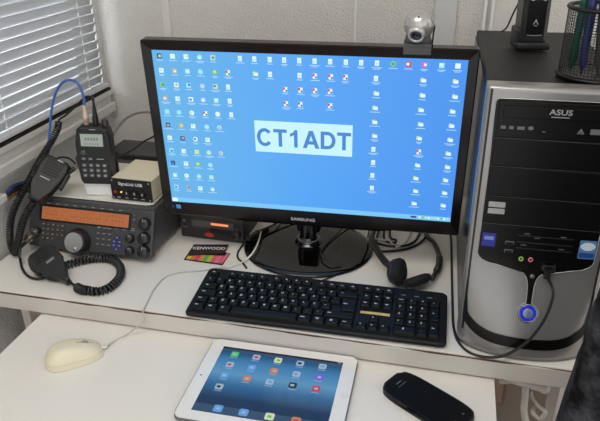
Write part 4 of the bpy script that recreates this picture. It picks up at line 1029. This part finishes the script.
# ================================================================ CHAIR
ch=thing('office_chair',(.42,-.30,-FZ),'dark grey plush-covered chair back at the lower right edge of the picture','chair')
plush=mat('plush_dark',(50,50,53),.95,0,.80,34,1.0,160,detail=10,bd=.006,con=.13,spec=.1)
Lch=local(ch)
rr=random.Random(9)
from mathutils import noise
t=bmesh.new()
def sup(u,v):
    a=2*PI*u; b_=PI*(v-.5)
    def pw(c,e): return math.copysign(abs(c)**e,c)
    cx,cz=.408,.04; hx,hy,hz=.262,.045,.42
    x=cx+hx*pw(math.cos(b_),.30)*pw(math.cos(a),.35); y_=-.245+hy*pw(math.cos(b_),.30)*pw(math.sin(a),.7); z_=cz+hz*pw(math.sin(b_),.35)
    x+=z_*.060; p=V((x,y_,z_)); n_=noise.noise(p*14)*.006+noise.noise(p*45)*.0030+noise.noise(p*110)*.0022
    d=V((math.cos(b_)*math.cos(a),math.cos(b_)*math.sin(a),math.sin(b_)))
    return p+d*n_
b=B(Lch); b.grid(sup,260,140); bmesh.ops.remove_doubles(b.bm,verts=b.bm.verts,dist=1e-5); b.build('backrest',plush,ch,recalc=True)
b=B(Lch); b.box((.42,-.50,-.29),(.46,.44,.09),.035,seg=4); b.build('seat',plush,ch)
b=B(Lch); b.box((.42,-.27,-.36),(.05,.12,.014),.003); b.box((.42,-.215,-.26),(.05,.012,.22),.003); b.box((.42,-.44,-.345),(.16,.30,.02),.003); b.build('back_bracket',blk,ch)
b=B(Lch); b.cyl((.42,-.46,-.66),(.42,-.46,-.34),.022); b.build('gas_lift',mat('lift_steel',(60,60,62),.3,.7),ch)
for k in range(5):
    a=2*PI*k/5+.3; e=V((.42+.25*math.cos(a),-.46+.25*math.sin(a),-.685)); b=B(Lch); b.tube([V((.42,-.46,-.665)),e],.016,8); lg=b.build('leg',blk,ch)
    b=B(Lch); b.lathe([(.0001,-.012),(.024,-.012),(.026,-.006),(.026,.006),(.024,.012),(.0001,.012)],20,M=frame(V((e.x,e.y,-.7235)),(0,0,1),(math.sin(a),-math.cos(a),0)))
    b.cyl((e.x,e.y,-.70),(e.x,e.y,-.68),.006); b.build('castor',blk2,lg)

# ================================================================ LIFT EVERYTHING TO FLOOR = 0
for o in list(C.objects):
    if o.parent is None: o.location.z+=FZ

# ================================================================ CAMERA, LIGHT
cd=bpy.data.cameras.new('camera'); co=bpy.data.objects.new('camera',cd); C.objects.link(co)
m=M4.Identity(4)
for i in range(3): m[i][0]=CR[i]; m[i][1]=CU[i]; m[i][2]=-CF[i]; m[i][3]=CAM[i]
m[2][3]+=FZ; co.matrix_world=m; cd.sensor_width=36; cd.lens=36*FPX/600; cd.clip_start=.02
bpy.context.scene.camera=co
wd=bpy.data.worlds.new('w'); bpy.context.scene.world=wd; wd.use_nodes=True
bg=wd.node_tree.nodes['Background']; bg.inputs['Color'].default_value=(.97,.985,1.0,1); bg.inputs['Strength'].default_value=1.05
def area(name,loc,tgt,sx,sy,e,col):
    l=bpy.data.lights.new(name,'AREA'); l.shape='RECTANGLE'; l.size=sx; l.size_y=sy; l.energy=e; l.color=col
    o=bpy.data.objects.new(name,l); C.objects.link(o); o.location=loc
    o.rotation_euler=(V(tgt)-V(loc)).to_track_quat('-Z','Y').to_euler(); return o
area('ceiling_lamp',(-.35,-.75,ZT+FZ-.05),(-.35,-.3,.75),1.2,.8,16,(1,.97,.93))
area('window_daylight',(XL-.35,0,1.55+.1),(XL+.2,.0,1.2),1.1,1.0,30,(.76,.87,1))
sc=bpy.context.scene
sc.view_settings.view_transform='Standard'; sc.view_settings.look='None'; sc.view_settings.gamma=1; sc.view_settings.exposure=0.17
